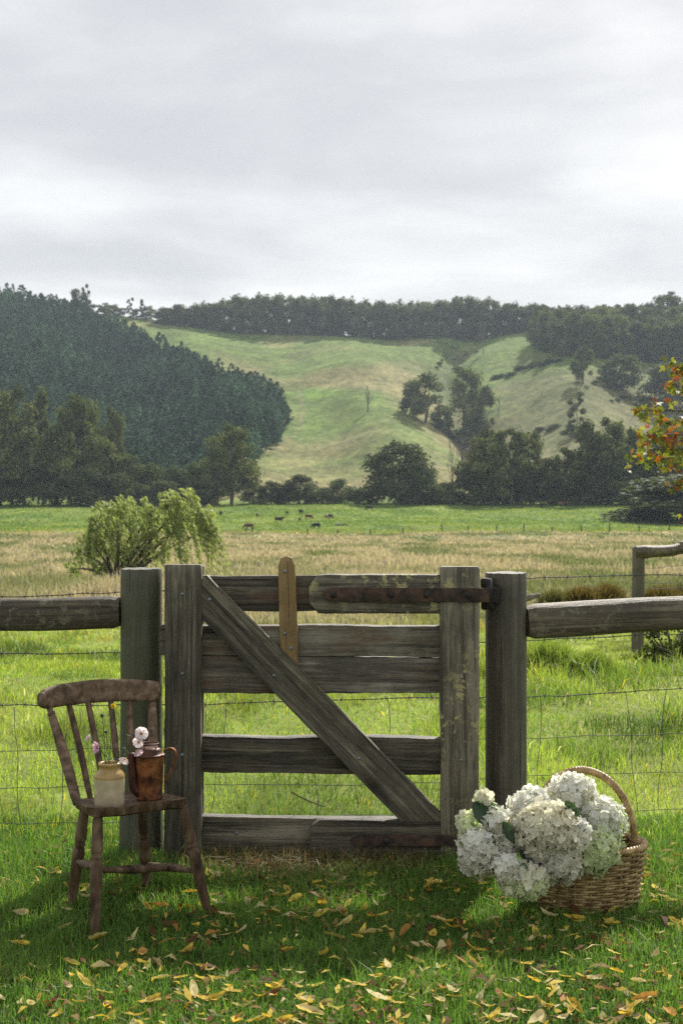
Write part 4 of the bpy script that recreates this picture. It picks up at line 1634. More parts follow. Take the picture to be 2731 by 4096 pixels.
tag(MB().add(*tube(curve([P(1165, 3168, 5.95), P(1200, 3188, 5.93), P(1262, 3215, 5.9), P(1300, 3226, 5.88)], 16), np.linspace(.0035, .0018, 16), 6)).build('twig', M['bark'], origin=P(1230, 3200, 5.9)),
    'bare dark twig lying in the sunny grass behind the gate', 'twig')
tag(MB().add(*tube(curve([P(2060, 2398, 19.5), P(2110, 2391, 19.5), P(2155, 2380, 19.6)], 14), np.linspace(.05, .035, 14) * (1 + noise1(14, .15, 3, 5)), 10)).build('fallen_branch', M['dead_wood'], origin=P(2100, 2390, 19.5)),
    'bleached grey branch lying in the meadow beside the brown gatepost', 'branch')


# ------------------------------------------------------------------ trees: prototypes of unit height and unit width
def cards(C, size, col, upbias=0.3, aspect=1.0, norm=None):
    n = len(C)
    d = rng.normal(0, 1, (n, 3))
    d[:, 2] *= (1 - upbias)
    d /= np.linalg.norm(d, axis=1, keepdims=True)
    e = rng.normal(0, 1, (n, 3))
    s = np.cross(d, e)
    s /= np.maximum(np.linalg.norm(s, axis=1, keepdims=True), 1e-6)
    L = (size * rng.uniform(.6, 1.4, n))[:, None]
    return np.stack([C - d * L * .5 * aspect, C + s * L * .32, C + d * L * .5 * aspect, C - s * L * .32], 1), col


def crown_mesh(name, clumps, n, size, c0, c1, mat='gum_leaf', fill=.55, aspect=1.0):
    cl = np.array(clumps, float)              # x y z rx ry rz
    vol = (cl[:, 3] * cl[:, 4] * cl[:, 5]) ** (2 / 3)
    pick = rng.choice(len(cl), n, p=vol / vol.sum())
    D = rng.normal(0, 1, (n, 3))
    D /= np.linalg.norm(D, axis=1, keepdims=True)
    r = rng.random(n) ** fill
    wob = .78 + .5 * vnoise(D[:, 0] * 2.3 + pick * 3.7, D[:, 2] * 2.3 + D[:, 1], 8)
    C = cl[pick, :3] + D * (r * wob)[:, None] * cl[pick, 3:]
    tone = hash2(pick * 1.0, pick * 0.0, 4) * .75 + rng.random(n) * .45 - .05  # wide tone spread per clump paints lit and shaded clumps into the leaves
    col = mixv(c0, c1, tone)
    V, col = cards(C, size, col, aspect=aspect)
    return fast_quads(name, V, col, M[mat], link=False)


def trunk_mesh(name, h, r, limbs, mat='bark', bend=.03):
    mb = MB()
    p = curve([(0, 0, -.03), (bend, .0, h * .35), (-bend * .4, .01, h * .7), (bend * .5, 0, h)], 16)
    mb.add(*tube(p, np.linspace(r, r * .35, 16), 7))
    for (t, dx, dy, dz) in limbs:
        k = int(t * 15)
        s = p[k]
        e_ = s + np.array([dx, dy, dz])
        mb.add(*tube(curve([s, s * .5 + e_ * .5 + np.array([0, 0, -.02]), e_], 8), np.linspace(r * .5, r * .12, 8), 5))
    return mb.mesh(name, M[mat])


def rand_clumps(n, zlo, zhi, wmax, rad, prof=lambda t: math.sin(math.pi * min(1, t * .8 + .2)) ** .7, seed=0):
    rr = random.Random(seed)
    o = []
    for i in range(n):
        t = (i + rr.random()) / n
        w = wmax * prof(t)
        a = rr.random() * 6.283
        q_ = w * rr.uniform(.25, 1) ** .7
        s = rad * rr.uniform(.65, 1.3)
        o.append((math.cos(a) * q_, math.sin(a) * q_, zlo + (zhi - zlo) * t, s * 1.15, s * 1.15, s * rr.uniform(.6, .95)))
    return o


LIMBS = [(.4, .2, .1, .2), (.5, -.22, .05, .2), (.6, .1, -.2, .2), (.7, -.1, .15, .18), (.8, .15, 0, .14)]
GUM0, GUM1 = (.066, .086, .036), (.165, .185, .070)
PROTO = {}
for k in range(3):
    PROTO[f'dense{k}'] = (trunk_mesh('trunk', .75, .028, LIMBS),
                          crown_mesh('crown', rand_clumps(26, .16, .93, .36, .12, lambda t: math.sin(math.pi * min(1, t * .72 + .2)) ** .6, 10 + k), 4200, .046, GUM0, GUM1))
    PROTO[f'round{k}'] = (trunk_mesh('trunk', .6, .03, LIMBS),
                          crown_mesh('crown', rand_clumps(38, .06, .86, .42, .14, lambda t: math.sqrt(max(.05, 1 - (t * 1.0) ** 2.4)), 30 + k), 6000, .050, (.050, .068, .032), (.112, .135, .056)))
    PROTO[f'open{k}'] = (trunk_mesh('trunk', .85, .022, LIMBS),
                         crown_mesh('crown', rand_clumps(22, .28, .94, .38, .095, lambda t: math.sin(math.pi * min(1, t * .7 + .25)), 50 + k), 3200, .050, (.060, .078, .038), (.15, .168, .072), fill=.7))
    PROTO[f'ridge{k}'] = (trunk_mesh('trunk', .85, .02, LIMBS),
                          crown_mesh('crown', rand_clumps(24, .02, .88, .42, .15, lambda t: .55 + .45 * math.sin(math.pi * min(1, t * .8 + .15)), 70 + k), 2200, .07, (.062, .078, .050), (.14, .155, .085)))
    PROTO[f'bush{k}'] = (trunk_mesh('trunk', .5, .03, LIMBS[:3]),
                         crown_mesh('crown', rand_clumps(22, .05, .82, .40, .17, lambda t: math.sqrt(max(.08, 1 - t ** 2)), 90 + k), 3000, .060, (.048, .065, .034), (.108, .13, .058)))
    PROTO[f'thin{k}'] = (trunk_mesh('trunk', .95, .018, [(.3, .15, 0, .12), (.5, -.2, 0, .16), (.65, .2, .05, .14), (.8, -.15, 0, .12)], bend=.08),
                         crown_mesh('crown', rand_clumps(13, .22, .95, .34, .085, lambda t: .5 + .5 * t, 110 + k), 1700, .06, (.05, .06, .034), (.12, .13, .065), fill=.8))


def dead_mesh(seed):
    rr = random.Random(seed)
    mb = MB()

    def grow(p, d, L, r, lev):
        pts = [p]
        q_ = np.array(p)
        dd = np.array(d)
        for i in range(5):
            dd = dd + np.array([rr.uniform(-.18, .18), rr.uniform(-.18, .18), rr.uniform(-.02, .1)])
            dd /= np.linalg.norm(dd)
            q_ = q_ + dd * L / 5
            pts.append(q_)
        mb.add(*tube(np.array(pts), np.linspace(r, r * .5, 6), 5))
        if lev < 3:
            for k in range(3 if lev else 5):
                t = rr.randint(2, 5)
                a = rr.uniform(0, 6.28)
                nd = dd * .7 + np.array([math.cos(a) * .75, math.sin(a) * .75, .25])
                grow(pts[t], nd / np.linalg.norm(nd), L * rr.uniform(.4, .6), r * .5, lev + 1)
    grow(np.array([0, 0, -.02]), np.array([.05, 0, 1.0]), .55, .034, 0)
    v = np.concatenate(mb.v)
    mb.v = [v / np.array([1, 1, v[:, 2].max()])]
    mb.c = [np.concatenate(mb.c)]
    return mb.mesh('branches', M['dead_wood'])


DEAD = [dead_mesh(3), dead_mesh(8)]


def tree(name, kind, px, top, wpx, label, Y=None, base=None, group=None, cat='tree', z_off=0.0):
    if Y is None:
        Y = find_Y(px, base)
    x = (px - CX) / FPX * Y
    z = gz(x, Y)
    h = EYE - (top - HY) / FPX * Y - z
    if h < 1: h = 1
    w = wpx / FPX * Y
    wk = 0.95 if kind == 'dead' or kind[:4] == 'thin' else 1.38
    root = empty(name, (x, Y, z), label, cat, group)
    root.rotation_euler = (0, 0, float(rng.uniform(0, 6.28)))
    root.scale = (w * wk, w * wk, h * 1.03)
    if kind == 'dead':
        o = bpy.data.objects.new('branches', DEAD[int(px) % 2])
        COL.objects.link(o)
        o.parent = root
        return root
    tm, cm = PROTO[kind]
    for nm, me in (('trunk', tm), ('crown', cm)):
        o = bpy.data.objects.new(nm, me)
        COL.objects.link(o)
        o.parent = root
    return root


# tall eucalypts on the left of the valley floor
i = 0
LEFTT = [(-120, 1600, 210, 424, ''), (50, 1552, 210, 418, 'tallest of the eucalypts at the photo edge, crown like a broad dome'), (155, 1566, 150, 428, 'tall eucalypt beside the broad domed one, with a narrower crown'),
         (285, 1588, 170, 421, 'olive green eucalypt standing free in the middle of the left stand'), (355, 1604, 120, 428, 'narrow eucalypt leaning out of the left stand towards the pines'),
         (450, 1632, 100, 430, 'thin reddish topped eucalypt poking above the left stand'), (100, 1720, 190, 408, 'shorter eucalypt in front of the broad domed one'), (225, 1700, 170, 410, 'mid height eucalypt at the front of the left stand'),
         (395, 1745, 170, 412, 'rounded eucalypt at the right end of the left stand'), (5, 1800, 190, 404, 'low dark eucalypt at the photo edge by the valley paddock')]
for j, (px, top, w, Y, lb) in enumerate(LEFTT):
    tree('eucalypt_tree', ('dense0', 'dense1', 'open0', 'dense2')[j % 4], px, top, w, lb or 'eucalypt at the far end of the left stand', Y=Y, group='tall eucalypts at the left of the valley')
for j, (px, top, w, Y, lb) in enumerate([(170, 1835, 170, 402, 'dark rounded bush at the foot of the left eucalypts'), (330, 1850, 170, 403, 'dark bush hiding the trunks of the free standing eucalypt'), (520, 1800, 130, 414, 'bushy tree between the left eucalypts and the willow top'),
                                         (600, 1835, 120, 416, 'bluish green bushy tree straight above the willow'), (690, 1850, 120, 414, 'bushy tree in a dip beneath the pine slope'), (770, 1835, 110, 416, 'pale topped bushy tree just before the tall pyramid eucalypt'),
                                         (480, 1880, 150, 404, 'low bush behind the willow crown'), (650, 1910, 160, 405, 'low dark thicket bush behind the willow'), (790, 1920, 130, 408, 'low bush at the foot of the pyramid eucalypt'), (-60, 1850, 170, 402, 'dark bush at the photo edge')]):
    tree('bushy_tree', f'bush{j % 3}', px, top, w, lb, Y=Y, group='bushes below the pine slope')
tree('eucalypt_tree', 'dense1', 925, 1702, 205, 'tall pyramid shaped eucalypt at the foot of the pine slope', Y=418)
tree('eucalypt_tree', 'dense0', 870, 1790, 120, 'shorter eucalypt leaning against the pyramid shaped one', Y=412)
for j, (px, top, w, Y, lb) in enumerate([(1015, 1925, 90, 426, 'first low shrub right of the pyramid eucalypt'), (1085, 1912, 100, 425, 'low shrub second from the pyramid eucalypt'), (1200, 1888, 130, 424, 'highest shrub of the low hedge below the open paddock'),
                                         (1140, 1930, 90, 426, 'small shrub before the highest one of the hedge'), (1290, 1940, 90, 427, 'low shrub in the dip of the hedge'), (1365, 1905, 105, 425, 'round shrub of the hedge near the big dark round tree'), (1440, 1950, 90, 426, 'lowest shrub beside the big dark round tree')]):
    tree('shrub', f'bush{j % 3}', px, top, w, lb, Y=Y, group='shrubs along the foot of the paddock', cat='shrub')
tree('round_tree', 'round0', 1595, 1756, 265, 'big dark round tree at the foot of the open hill', Y=420)
tree('round_tree', 'round1', 1690, 1845, 130, 'smaller dark tree hugging the big round one', Y=414)
RT = [('round2', 1790, 1925, 110, 'low dark bush right of the big round tree'), ('dense2', 1925, 1722, 165, 'dense tree just right of the bare saplings'), ('open1', 2040, 1712, 190, 'tall tree whose crown has sky gaps, beside the bare saplings'),
      ('dense0', 2120, 1735, 130, 'narrow leaning tree with rounded top at the middle of the river line'), ('round1', 1890, 1850, 150, 'low dense tree in front of the saplings'), ('round0', 2010, 1870, 160, 'low dark tree beneath the gappy crown'),
      ('bush1', 2130, 1880, 140, 'dark bush under the leaning tree'), ('open2', 2255, 1790, 120, 'short olive tree between two taller river trees'), ('bush2', 2230, 1870, 130, 'dark bush under the short olive tree'),
      ('open0', 2360, 1690, 160, 'tall tree with an arching crown near the autumn leaves'), ('dense1', 2440, 1678, 160, 'tallest tree on the right of the river line'), ('open1', 2530, 1712, 150, 'loose crowned tree behind the autumn leaves'),
      ('dense2', 2640, 1700, 180, 'broad dark tree behind the autumn branch'), ('dense0', 2750, 1690, 190, 'dark tree at the photo edge behind the autumn branch'), ('bush0', 2330, 1880, 150, 'dark bush under the arching crown'), ('bush1', 2430, 1870, 150, 'dark bush below the tallest river tree'),
      ('bush2', 2540, 1875, 160, 'dark low bush behind the paddock posts'), ('bush0', 2660, 1890, 180, 'wide low bush at the right end of the river line'), ('bush1', 1730, 1960, 100, 'lowest bush at the foot of the bare saplings'),
      ('dense1', 1975, 1735, 150, 'tree filling the middle of the river line behind the gappy crown'), ('round1', 2085, 1790, 150, 'rounded tree between the gappy crown and the leaning tree'), ('dense2', 2190, 1835, 130, 'short dense tree right of the leaning tree'),
      ('round0', 2300, 1800, 150, 'rounded tree in front of the arching crown'), ('dense0', 2400, 1740, 150, 'tree wedged between the arching crown and the tallest river tree'), ('round2', 2490, 1775, 160, 'dense round tree right of the tallest river tree'), ('dense1', 2590, 1760, 150, 'dense tree directly behind the tip of the autumn branch')]
for j, (k, px, top, w, lb) in enumerate(RT):
    tree('river_tree', k, px, top, w * 1.08, lb, Y=426 - (j * 7) % 17, group='trees along the river flat')
tree('spreading_tree', 'round2', 2730, 1900, 520, 'low spreading tree with drooping skirts at the right edge of the paddock', Y=330)
for j, (px, top, w, lb) in enumerate([(1808, 1760, 50, 'leftmost thin bare sapling against the pale slope'), (1836, 1742, 60, 'middle bare sapling, the highest of three'), (1858, 1775, 40, 'bare sapling closest to the dense tree')]):
    tree('bare_tree', 'dead', px, top, w * 1.6, lb, Y=424 + j, group='bare saplings in front of the slope')
tree('bare_tree', 'dead', 1470, 1545, 100, 'leafless grey tree alone on the open paddock', base=1648)
tree('bare_tree', 'dead', 1932, 1290, 60, 'dead tree on the upper paddock below the ridge', base=1415)
tree('bare_tree', 'dead', 1993, 1575, 50, 'small dead tree right of the hillside clump', base=1672)
for k, px, base, top, w, lb in (('dense0', 1700, 1690, 1500, 170, 'dense tree of the hillside clump, nearer the open paddock'), ('bush1', 1640, 1660, 1510, 70, 'small pale tree at the left edge of the hillside clump'), ('bush2', 1762, 1722, 1610, 85, 'low dark tree hanging down the gully from the clump'),
                                ('dense1', 1850, 1745, 1468, 165, 'tallest tree of the hillside clump'), ('dense2', 1925, 1745, 1545, 110, 'shoulder tree on the right of the tallest hillside tree'), ('bush0', 1900, 1765, 1655, 130, 'leafy foot of the hillside clump above the river trees')):
    tree('hillside_tree', k, px, top, w, lb, base=base, group='clump of trees on the hillside')
for k, px, base, top, w, lb in (('dense2', 2328, 1535, 1385, 95, 'lone dark tree below the hilltop wood, with a narrow waist'), ('round0', 2480, 1555, 1408, 160, 'broad dark tree below the hilltop wood'), ('round1', 2660, 1640, 1450, 210, 'large dark tree half hidden by the autumn leaves'),
                                ('thin0', 2300, 1732, 1573, 130, 'slender loose tree alone on the lower slope'), ('bush0', 2280, 1750, 1690, 60, 'small bush at the foot of the slender tree')):
    tree('hillside_tree', k, px, top, w, lb, base=base)
# hilltop wood on the right
rr = random.Random(5)
for j in range(40):
    row = j % 4
    bpy_ = (1318, 1360, 1400, 1432)[row]
    px = (2240, 2200, 2160, 2380)[row] + (j // 4) * (60, 66, 66, 48)[row] + rr.uniform(-14, 14)
    lim = np.interp(px, [2140, 2260, 2420, 2560, 2731, 2900], [1240, 1222, 1205, 1196, 1160, 1150])
    top = max(lim + rr.uniform(-6, 22), bpy_ - rr.uniform(130, 165))
    tree('wood_tree', ('ridge0', 'round1', 'ridge1', 'dense1', 'ridge2')[j % 5], px, top, rr.uniform(85, 120), 'dark grey green eucalypt in the hilltop wood on the right', base=bpy_, group='eucalypts of the hilltop wood')
for j in range(20):
    px = 2175 + j * 31 + rr.uniform(-9, 9)
    bpy_ = float(np.interp(px, [2160, 2230, 2420, 2760], [1365, 1415, 1432, 1452])) + rr.uniform(-6, 6)
    tree('wood_tree', ('round1', 'ridge0', 'dense0', 'ridge2')[j % 4], px, bpy_ - rr.uniform(150, 185), rr.uniform(85, 110), 'dark eucalypt along the lower front of the hilltop wood', base=bpy_, group='front eucalypts of the hilltop wood')
# ridge line
outl_x = [640, 730, 800, 920, 1000, 1150, 1260, 1370, 1450, 1560, 1650, 1750, 1850, 1950, 2050, 2150, 2240]
outl_y = [1228, 1210, 1215, 1184, 1174, 1168, 1190, 1178, 1194, 1208, 1202, 1192, 1184, 1192, 1212, 1218, 1216]
for j in range(74):
    px = 640 + j * 21.8 + rr.uniform(-8, 8)
    back = j % 2
    top = float(np.interp(px, outl_x, outl_y)) + rr.uniform(-8, 18)
    if px > 1990: top += rr.uniform(-6, 12)
    tree('ridge_tree', f'ridge{j % 3}', px, top, rr.uniform(62, 92), 'tall grey green eucalypt in the long row along the ridge', Y=1000 + back * 16 - 14, group='eucalypts along the ridge')
for j, (px, top, w, lb) in enumerate([(350, 1140, 55, 'thin gappy tree on the skyline above the pine slope'), (318, 1150, 60, 'ragged tree at the top corner of the pine slope'), (395, 1215, 60, 'short skyline tree just right of the gappy one'), (440, 1212, 60, 'low skyline tree at the end of the pine slope'), (520, 1192, 45, 'spindly skyline tree with a bare lower trunk'),
                                      (570, 1196, 55, 'small bushy skyline tree alone in a gap'), (600, 1225, 50, 'low tree before the long ridge row starts'), (480, 1228, 50, 'low shrub like tree in the skyline gap'), (545, 1232, 50, 'lowest tree of the skyline gap')]):
    tree('skyline_tree', f'{"thin" if w < 57 and j < 6 else "ridge"}{j % 3}', px, top, w * 1.15, lb, Y=985 if px < 420 else 1000, group='scattered skyline trees')

# ------------------------------------------------------------------ pine plantation (one mass)
poly = [(-1500, 1150), (0, 1205), (300, 1262), (420, 1322), (560, 1388), (700, 1448), (850, 1520), (905, 1566), (1010, 1588), (1110, 1640), (1150, 1700), (1120, 1762), (1040, 1830), (985, 1900), (930, 1985), (-1500, 1985)]


def inside(px, py):
    r = np.zeros(len(px), bool)
    j = len(poly) - 1
    for i in range(len(poly)):
        xi, yi = poly[i]
        xj, yj = poly[j]
        c = ((yi > py) != (yj > py)) & (px < (xj - xi) * (py - yi) / (yj - yi + 1e-9) + xi)
        r ^= c
        j = i
    return r


def plantation():
    N = 24000
    Y = 440 + (1005 - 440) * rng.random(N)
    px = rng.uniform(-1500, 1200, N)
    x = (px - CX) / FPX * Y
    z = ground_z(x, Y)
    py = HY + (EYE - z) * FPX / Y
    ok = inside(px, py)
    x, Y, z = x[ok], Y[ok], z[ok]
    # thin to an even spacing
    cell = {}
    keep = []
    for i in range(len(x)):
        k = (int(x[i] // 5.0), int(Y[i] // 5.5))
        if k not in cell:
            cell[k] = 1
            keep.append(i)
    x, Y, z = x[keep], Y[keep], z[keep]
    n = len(x)
    per = 110
    t = rng.random((n, per)) ** .75
    a = rng.uniform(0, 6.283, (n, per))
    H = rng.uniform(7.0, 15.0, (n, 1)) + 3 * (rng.random((n, 1)) < .06)
    W = rng.uniform(2.3, 4.9, (n, 1))
    rr_ = W * (1 - t ** 3.2) * (.55 + .45 * rng.random((n, per))) + .12
    C = np.stack([x[:, None] + rr_ * np.cos(a), Y[:, None] + rr_ * np.sin(a), z[:, None] + .5 + H * t], -1).reshape(-1, 3)
    tone = (rng.uniform(.5, 1.55, (n, 1, 1)) * (.5 + 1.05 * fbm(x / 45, Y / 60, 71, 3))[:, None, None]) * np.ones((1, per, 1))
    col = (np.array((.044, .080, .049)) * tone).reshape(-1, 3) * rng.uniform(.75, 1.3, (n * per, 1))
    V, col = cards(C, 1.7, col, .5)
    tag(fast_quads('pine_forest', V, col, M['pine']), kind='stuff')


plantation()


# scrub strips along the gullies: one bush each
def scrub(pts, n, label, group, h=3.0, col=0):
    for k in range(n):
        t = (k + .5) / n
        px = float(np.interp(t, np.linspace(0, 1, len(pts)), [p[0] for p in pts])) + rr.uniform(-6, 6)
        py = float(np.interp(t, np.linspace(0, 1, len(pts)), [p[1] for p in pts])) + rr.uniform(-7, 7)
        Y = find_Y(px, py)
        hp = h * rr.uniform(.6, 1.3) * FPX / Y
        tree('scrub_bush', f'bush{k % 3}', px, py - hp, hp * rr.uniform(1.6, 2.6), label, Y=Y, group=group, cat='bush')


scrub([(1960, 1530), (2060, 1492), (2160, 1462), (2240, 1446)], 16, 'low scrub bush in the long dark strip across the upper right slope', 'scrub strip on the upper slope', 2.6)
scrub([(1740, 1470), (1770, 1450), (1930, 1412)], 7, 'low scrub bush along the gully under the dead upper tree', 'scrub along the upper gully', 1.8)
scrub([(1770, 1730), (1830, 1768)], 5, 'low scrub bush in the gully below the hillside clump', 'scrub below the hillside clump', 2.2)
scrub([(2150, 1735), (2230, 1705)], 5, 'low scrub bush beside the slender tree on the lower slope', 'scrub on the lower slope', 2.0)
scrub([(2370, 1540), (2480, 1560)], 5, 'low scrub bush under the broad dark hillside tree', 'scrub under the broad dark tree', 2.0)
scrub([(2440, 1600), (2520, 1600)], 4, 'low scrub bush on the slope left of the autumn leaves', 'scrub by the autumn leaves', 2.0)


# ------------------------------------------------------------------ willow in the meadow
def willow():
    Y = 58.0
    base = P(470, 2300, Y)
    base[2] = gz(base[0], Y)
    root = empty('willow_tree', base, 'wind blown light green weeping willow standing in the dry meadow', 'tree')
    mb = MB()
    lobes = [(420, 2065, 60, 60), (480, 2030, 55, 50), (560, 2070, 60, 50), (610, 2030, 50, 50), (640, 2120, 70, 60), (470, 2130, 85, 50), (390, 2150, 60, 45), (680, 2010, 55, 50), (740, 2010, 60, 55), (800, 2060, 45, 60), (740, 2100, 80, 60), (365, 2110, 28, 45), (560, 2180, 80, 45), (290, 2275, 30, 18), (400, 2270, 40, 30), (460, 2220, 70, 40), (660, 2210, 60, 40), (830, 2120, 30, 50), (345, 2165, 45, 30), (320, 2215, 35, 25)]
    for (lx_, ly_, *_r) in lobes:
        e_ = P(lx_, ly_, Y + rr.uniform(-.8, .8))
        m_ = base * .5 + e_ * .5 + np.array([rr.uniform(-.1, .1), 0, .25])
        mb.add(*tube(curve([base + np.array([0, 0, -.1]), m_, e_], 12), np.linspace(.09, .012, 12), 6))
    mb.build('trunk', M['bark'], root)
    Vs, Cs = [], []
    for (lx_, ly_, rx, ry) in lobes:
        ns = int(rx * ry / 300) + 6
        for k in range(ns):
            a = rr.uniform(0, 6.28)
            q_ = rr.random() ** .5
            st = P(lx_ + rx * q_ * math.cos(a), ly_ - ry * .35 + ry * .6 * q_ * math.sin(a), Y + rr.uniform(-1, 1) * rx / FPX * Y)
            L = rr.uniform(.5, 1.7) * (1.35 if lx_ > 680 else .95) * (.5 if ly_ > 2200 else 1)
            drift = rr.uniform(.15, .55) if lx_ > 680 else rr.uniform(-.3, .8)
            n = int(20 * L) + 10
            t = np.linspace(0, 1, n)
            C = st[None] + np.stack([t * L * drift * .7, rr.uniform(-.2, .2) * t * L, -(t ** 1.5) * L + .10 * np.sin(t * 3)], 1) + rng.normal(0, .045, (n, 3))
            d = np.stack([np.full(n, .35 + drift * .5), rng.normal(0, .4, n), -.4 - t * .8 + rng.normal(0, .4, n)], 1)
            d /= np.linalg.norm(d, axis=1, keepdims=True)
            s = np.cross(d, rng.normal(0, 1, (n, 3)))
            s /= np.linalg.norm(s, axis=1, keepdims=True)
            Ls = rng.uniform(.13, .27, (n, 1))
            Vs.append(np.stack([C - d * Ls * .5, C + s * Ls * .2, C + d * Ls * .5, C - s * Ls * .2], 1))
            c = mixv((.19, .25, .085), (.37, .42, .18), rng.random(n) * .7 + rr.random() * .4)
            sil = rng.random(n) < .10
            c[sil] = (.40, .43, .30)
            Cs.append(c)
    o = fast_quads('crown', np.concatenate(Vs) - base, np.concatenate(Cs), M['willow'])
    o.parent = root


willow()


# ------------------------------------------------------------------ rush tussocks, dark shrub
def tussock(px, py, Y, wpx, hpx, c0, c1, label, n=900, name='rush_tussock', group='rush tussocks behind the log rail'):
    c = P(px, py, Y)
    c[2] = gz(c[0], Y)
    w, h = wpx / FPX * Y * .5, hpx / FPX * Y
    x = c[0] + rng.normal(0, w * .42, n)
    y = Y + rng.normal(0, w * .3, n)
    hh = h * rng.uniform(.55, 1.1, n) * np.exp(-((x - c[0]) / (w * 1.1)) ** 2 * .5)
    col = mixv(c0, c1, rng.random(n))
    V, col = blades(x, y, hh, np.full(n, .0011 * Y) * rng.uniform(.6, 1.3, n), col, .38)
    o = fast_quads(name, V, col, M['rush'], origin=c)
    tag(o, label, 'grass tuft', group)


RU0, RU1 = (.10, .085, .028), (.23, .165, .06)
tussock(2215, 2440, 23.5, 150, 105, (.085, .10, .035), (.19, .17, .07), 'greenish rush tussock closest to the brown gatepost', 1300)
tussock(2330, 2435, 23.5, 170, 120, RU0, RU1, 'russet rush tussock in the middle of the row behind the rail', 1500)
tussock(2425, 2430, 23.8, 160, 125, RU0, RU1, 'tallest russet rush tussock, nearest the corner post', 1500)
tussock(2470, 2440, 22.5, 80, 85, (.06, .06, .03), (.13, .11, .05), 'small dark tussock beside the corner post')
tussock(2640, 2445, 23.5, 190, 125, RU0, RU1, 'russet rush tussock beyond the wires of the corner fence', 1300)
tussock(2740, 2420, 24, 160, 130, (.08, .09, .03), (.18, .15, .06), 'green and brown rush tussock at the photo edge')
tussock(1000, 2420, 30, 190, 40, (.08, .11, .03), (.16, .19, .05), 'green tuft showing under the top rail of the gate')
tussock(2180, 2700, 10.5, 260, 150, (.20, .31, .06), (.40, .46, .11), 'bright green grass clump under the log rail beside the brown post', 2600)
tussock(2360, 2740, 10.2, 220, 110, (.19, .29, .06), (.36, .42, .10), 'lower bright grass clump further along the log rail', 1800)


def dark_shrub():
    Y = 11.6
    c = P(2690, 2720, Y)
    c[2] = gz(c[0], Y)
    root = empty('shrub', c, 'dark green leafy shrub below the log rail at the right edge', 'shrub')
    mb = MB()
    for k in range(9):
        a = rr.uniform(0, 6.28)
        e_ = c + np.array([math.cos(a) * .25, math.sin(a) * .2, rr.uniform(.25, .5)])
        mb.add(*tube(curve([c + np.array([0, 0, -.03]), (c + e_) / 2 + np.array([.03, 0, 0]), e_], 8), np.linspace(.012, .004, 8), 5), (.1, .08, .05))
    mb.build('stems', M['bark'], root)
    cl = [(rr.uniform(-.26, .40), rr.uniform(-.2, .2), rr.uniform(.04, .36) * (1 if k > 5 else .5), .14, .14, .10) for k in range(20)]
    me = crown_mesh('foliage', cl, 3600, .042, (.022, .036, .012), (.075, .10, .03), 'gum_leaf')
    o = bpy.data.objects.new('foliage', me)
    COL.objects.link(o)
    o.parent = root


dark_shrub()


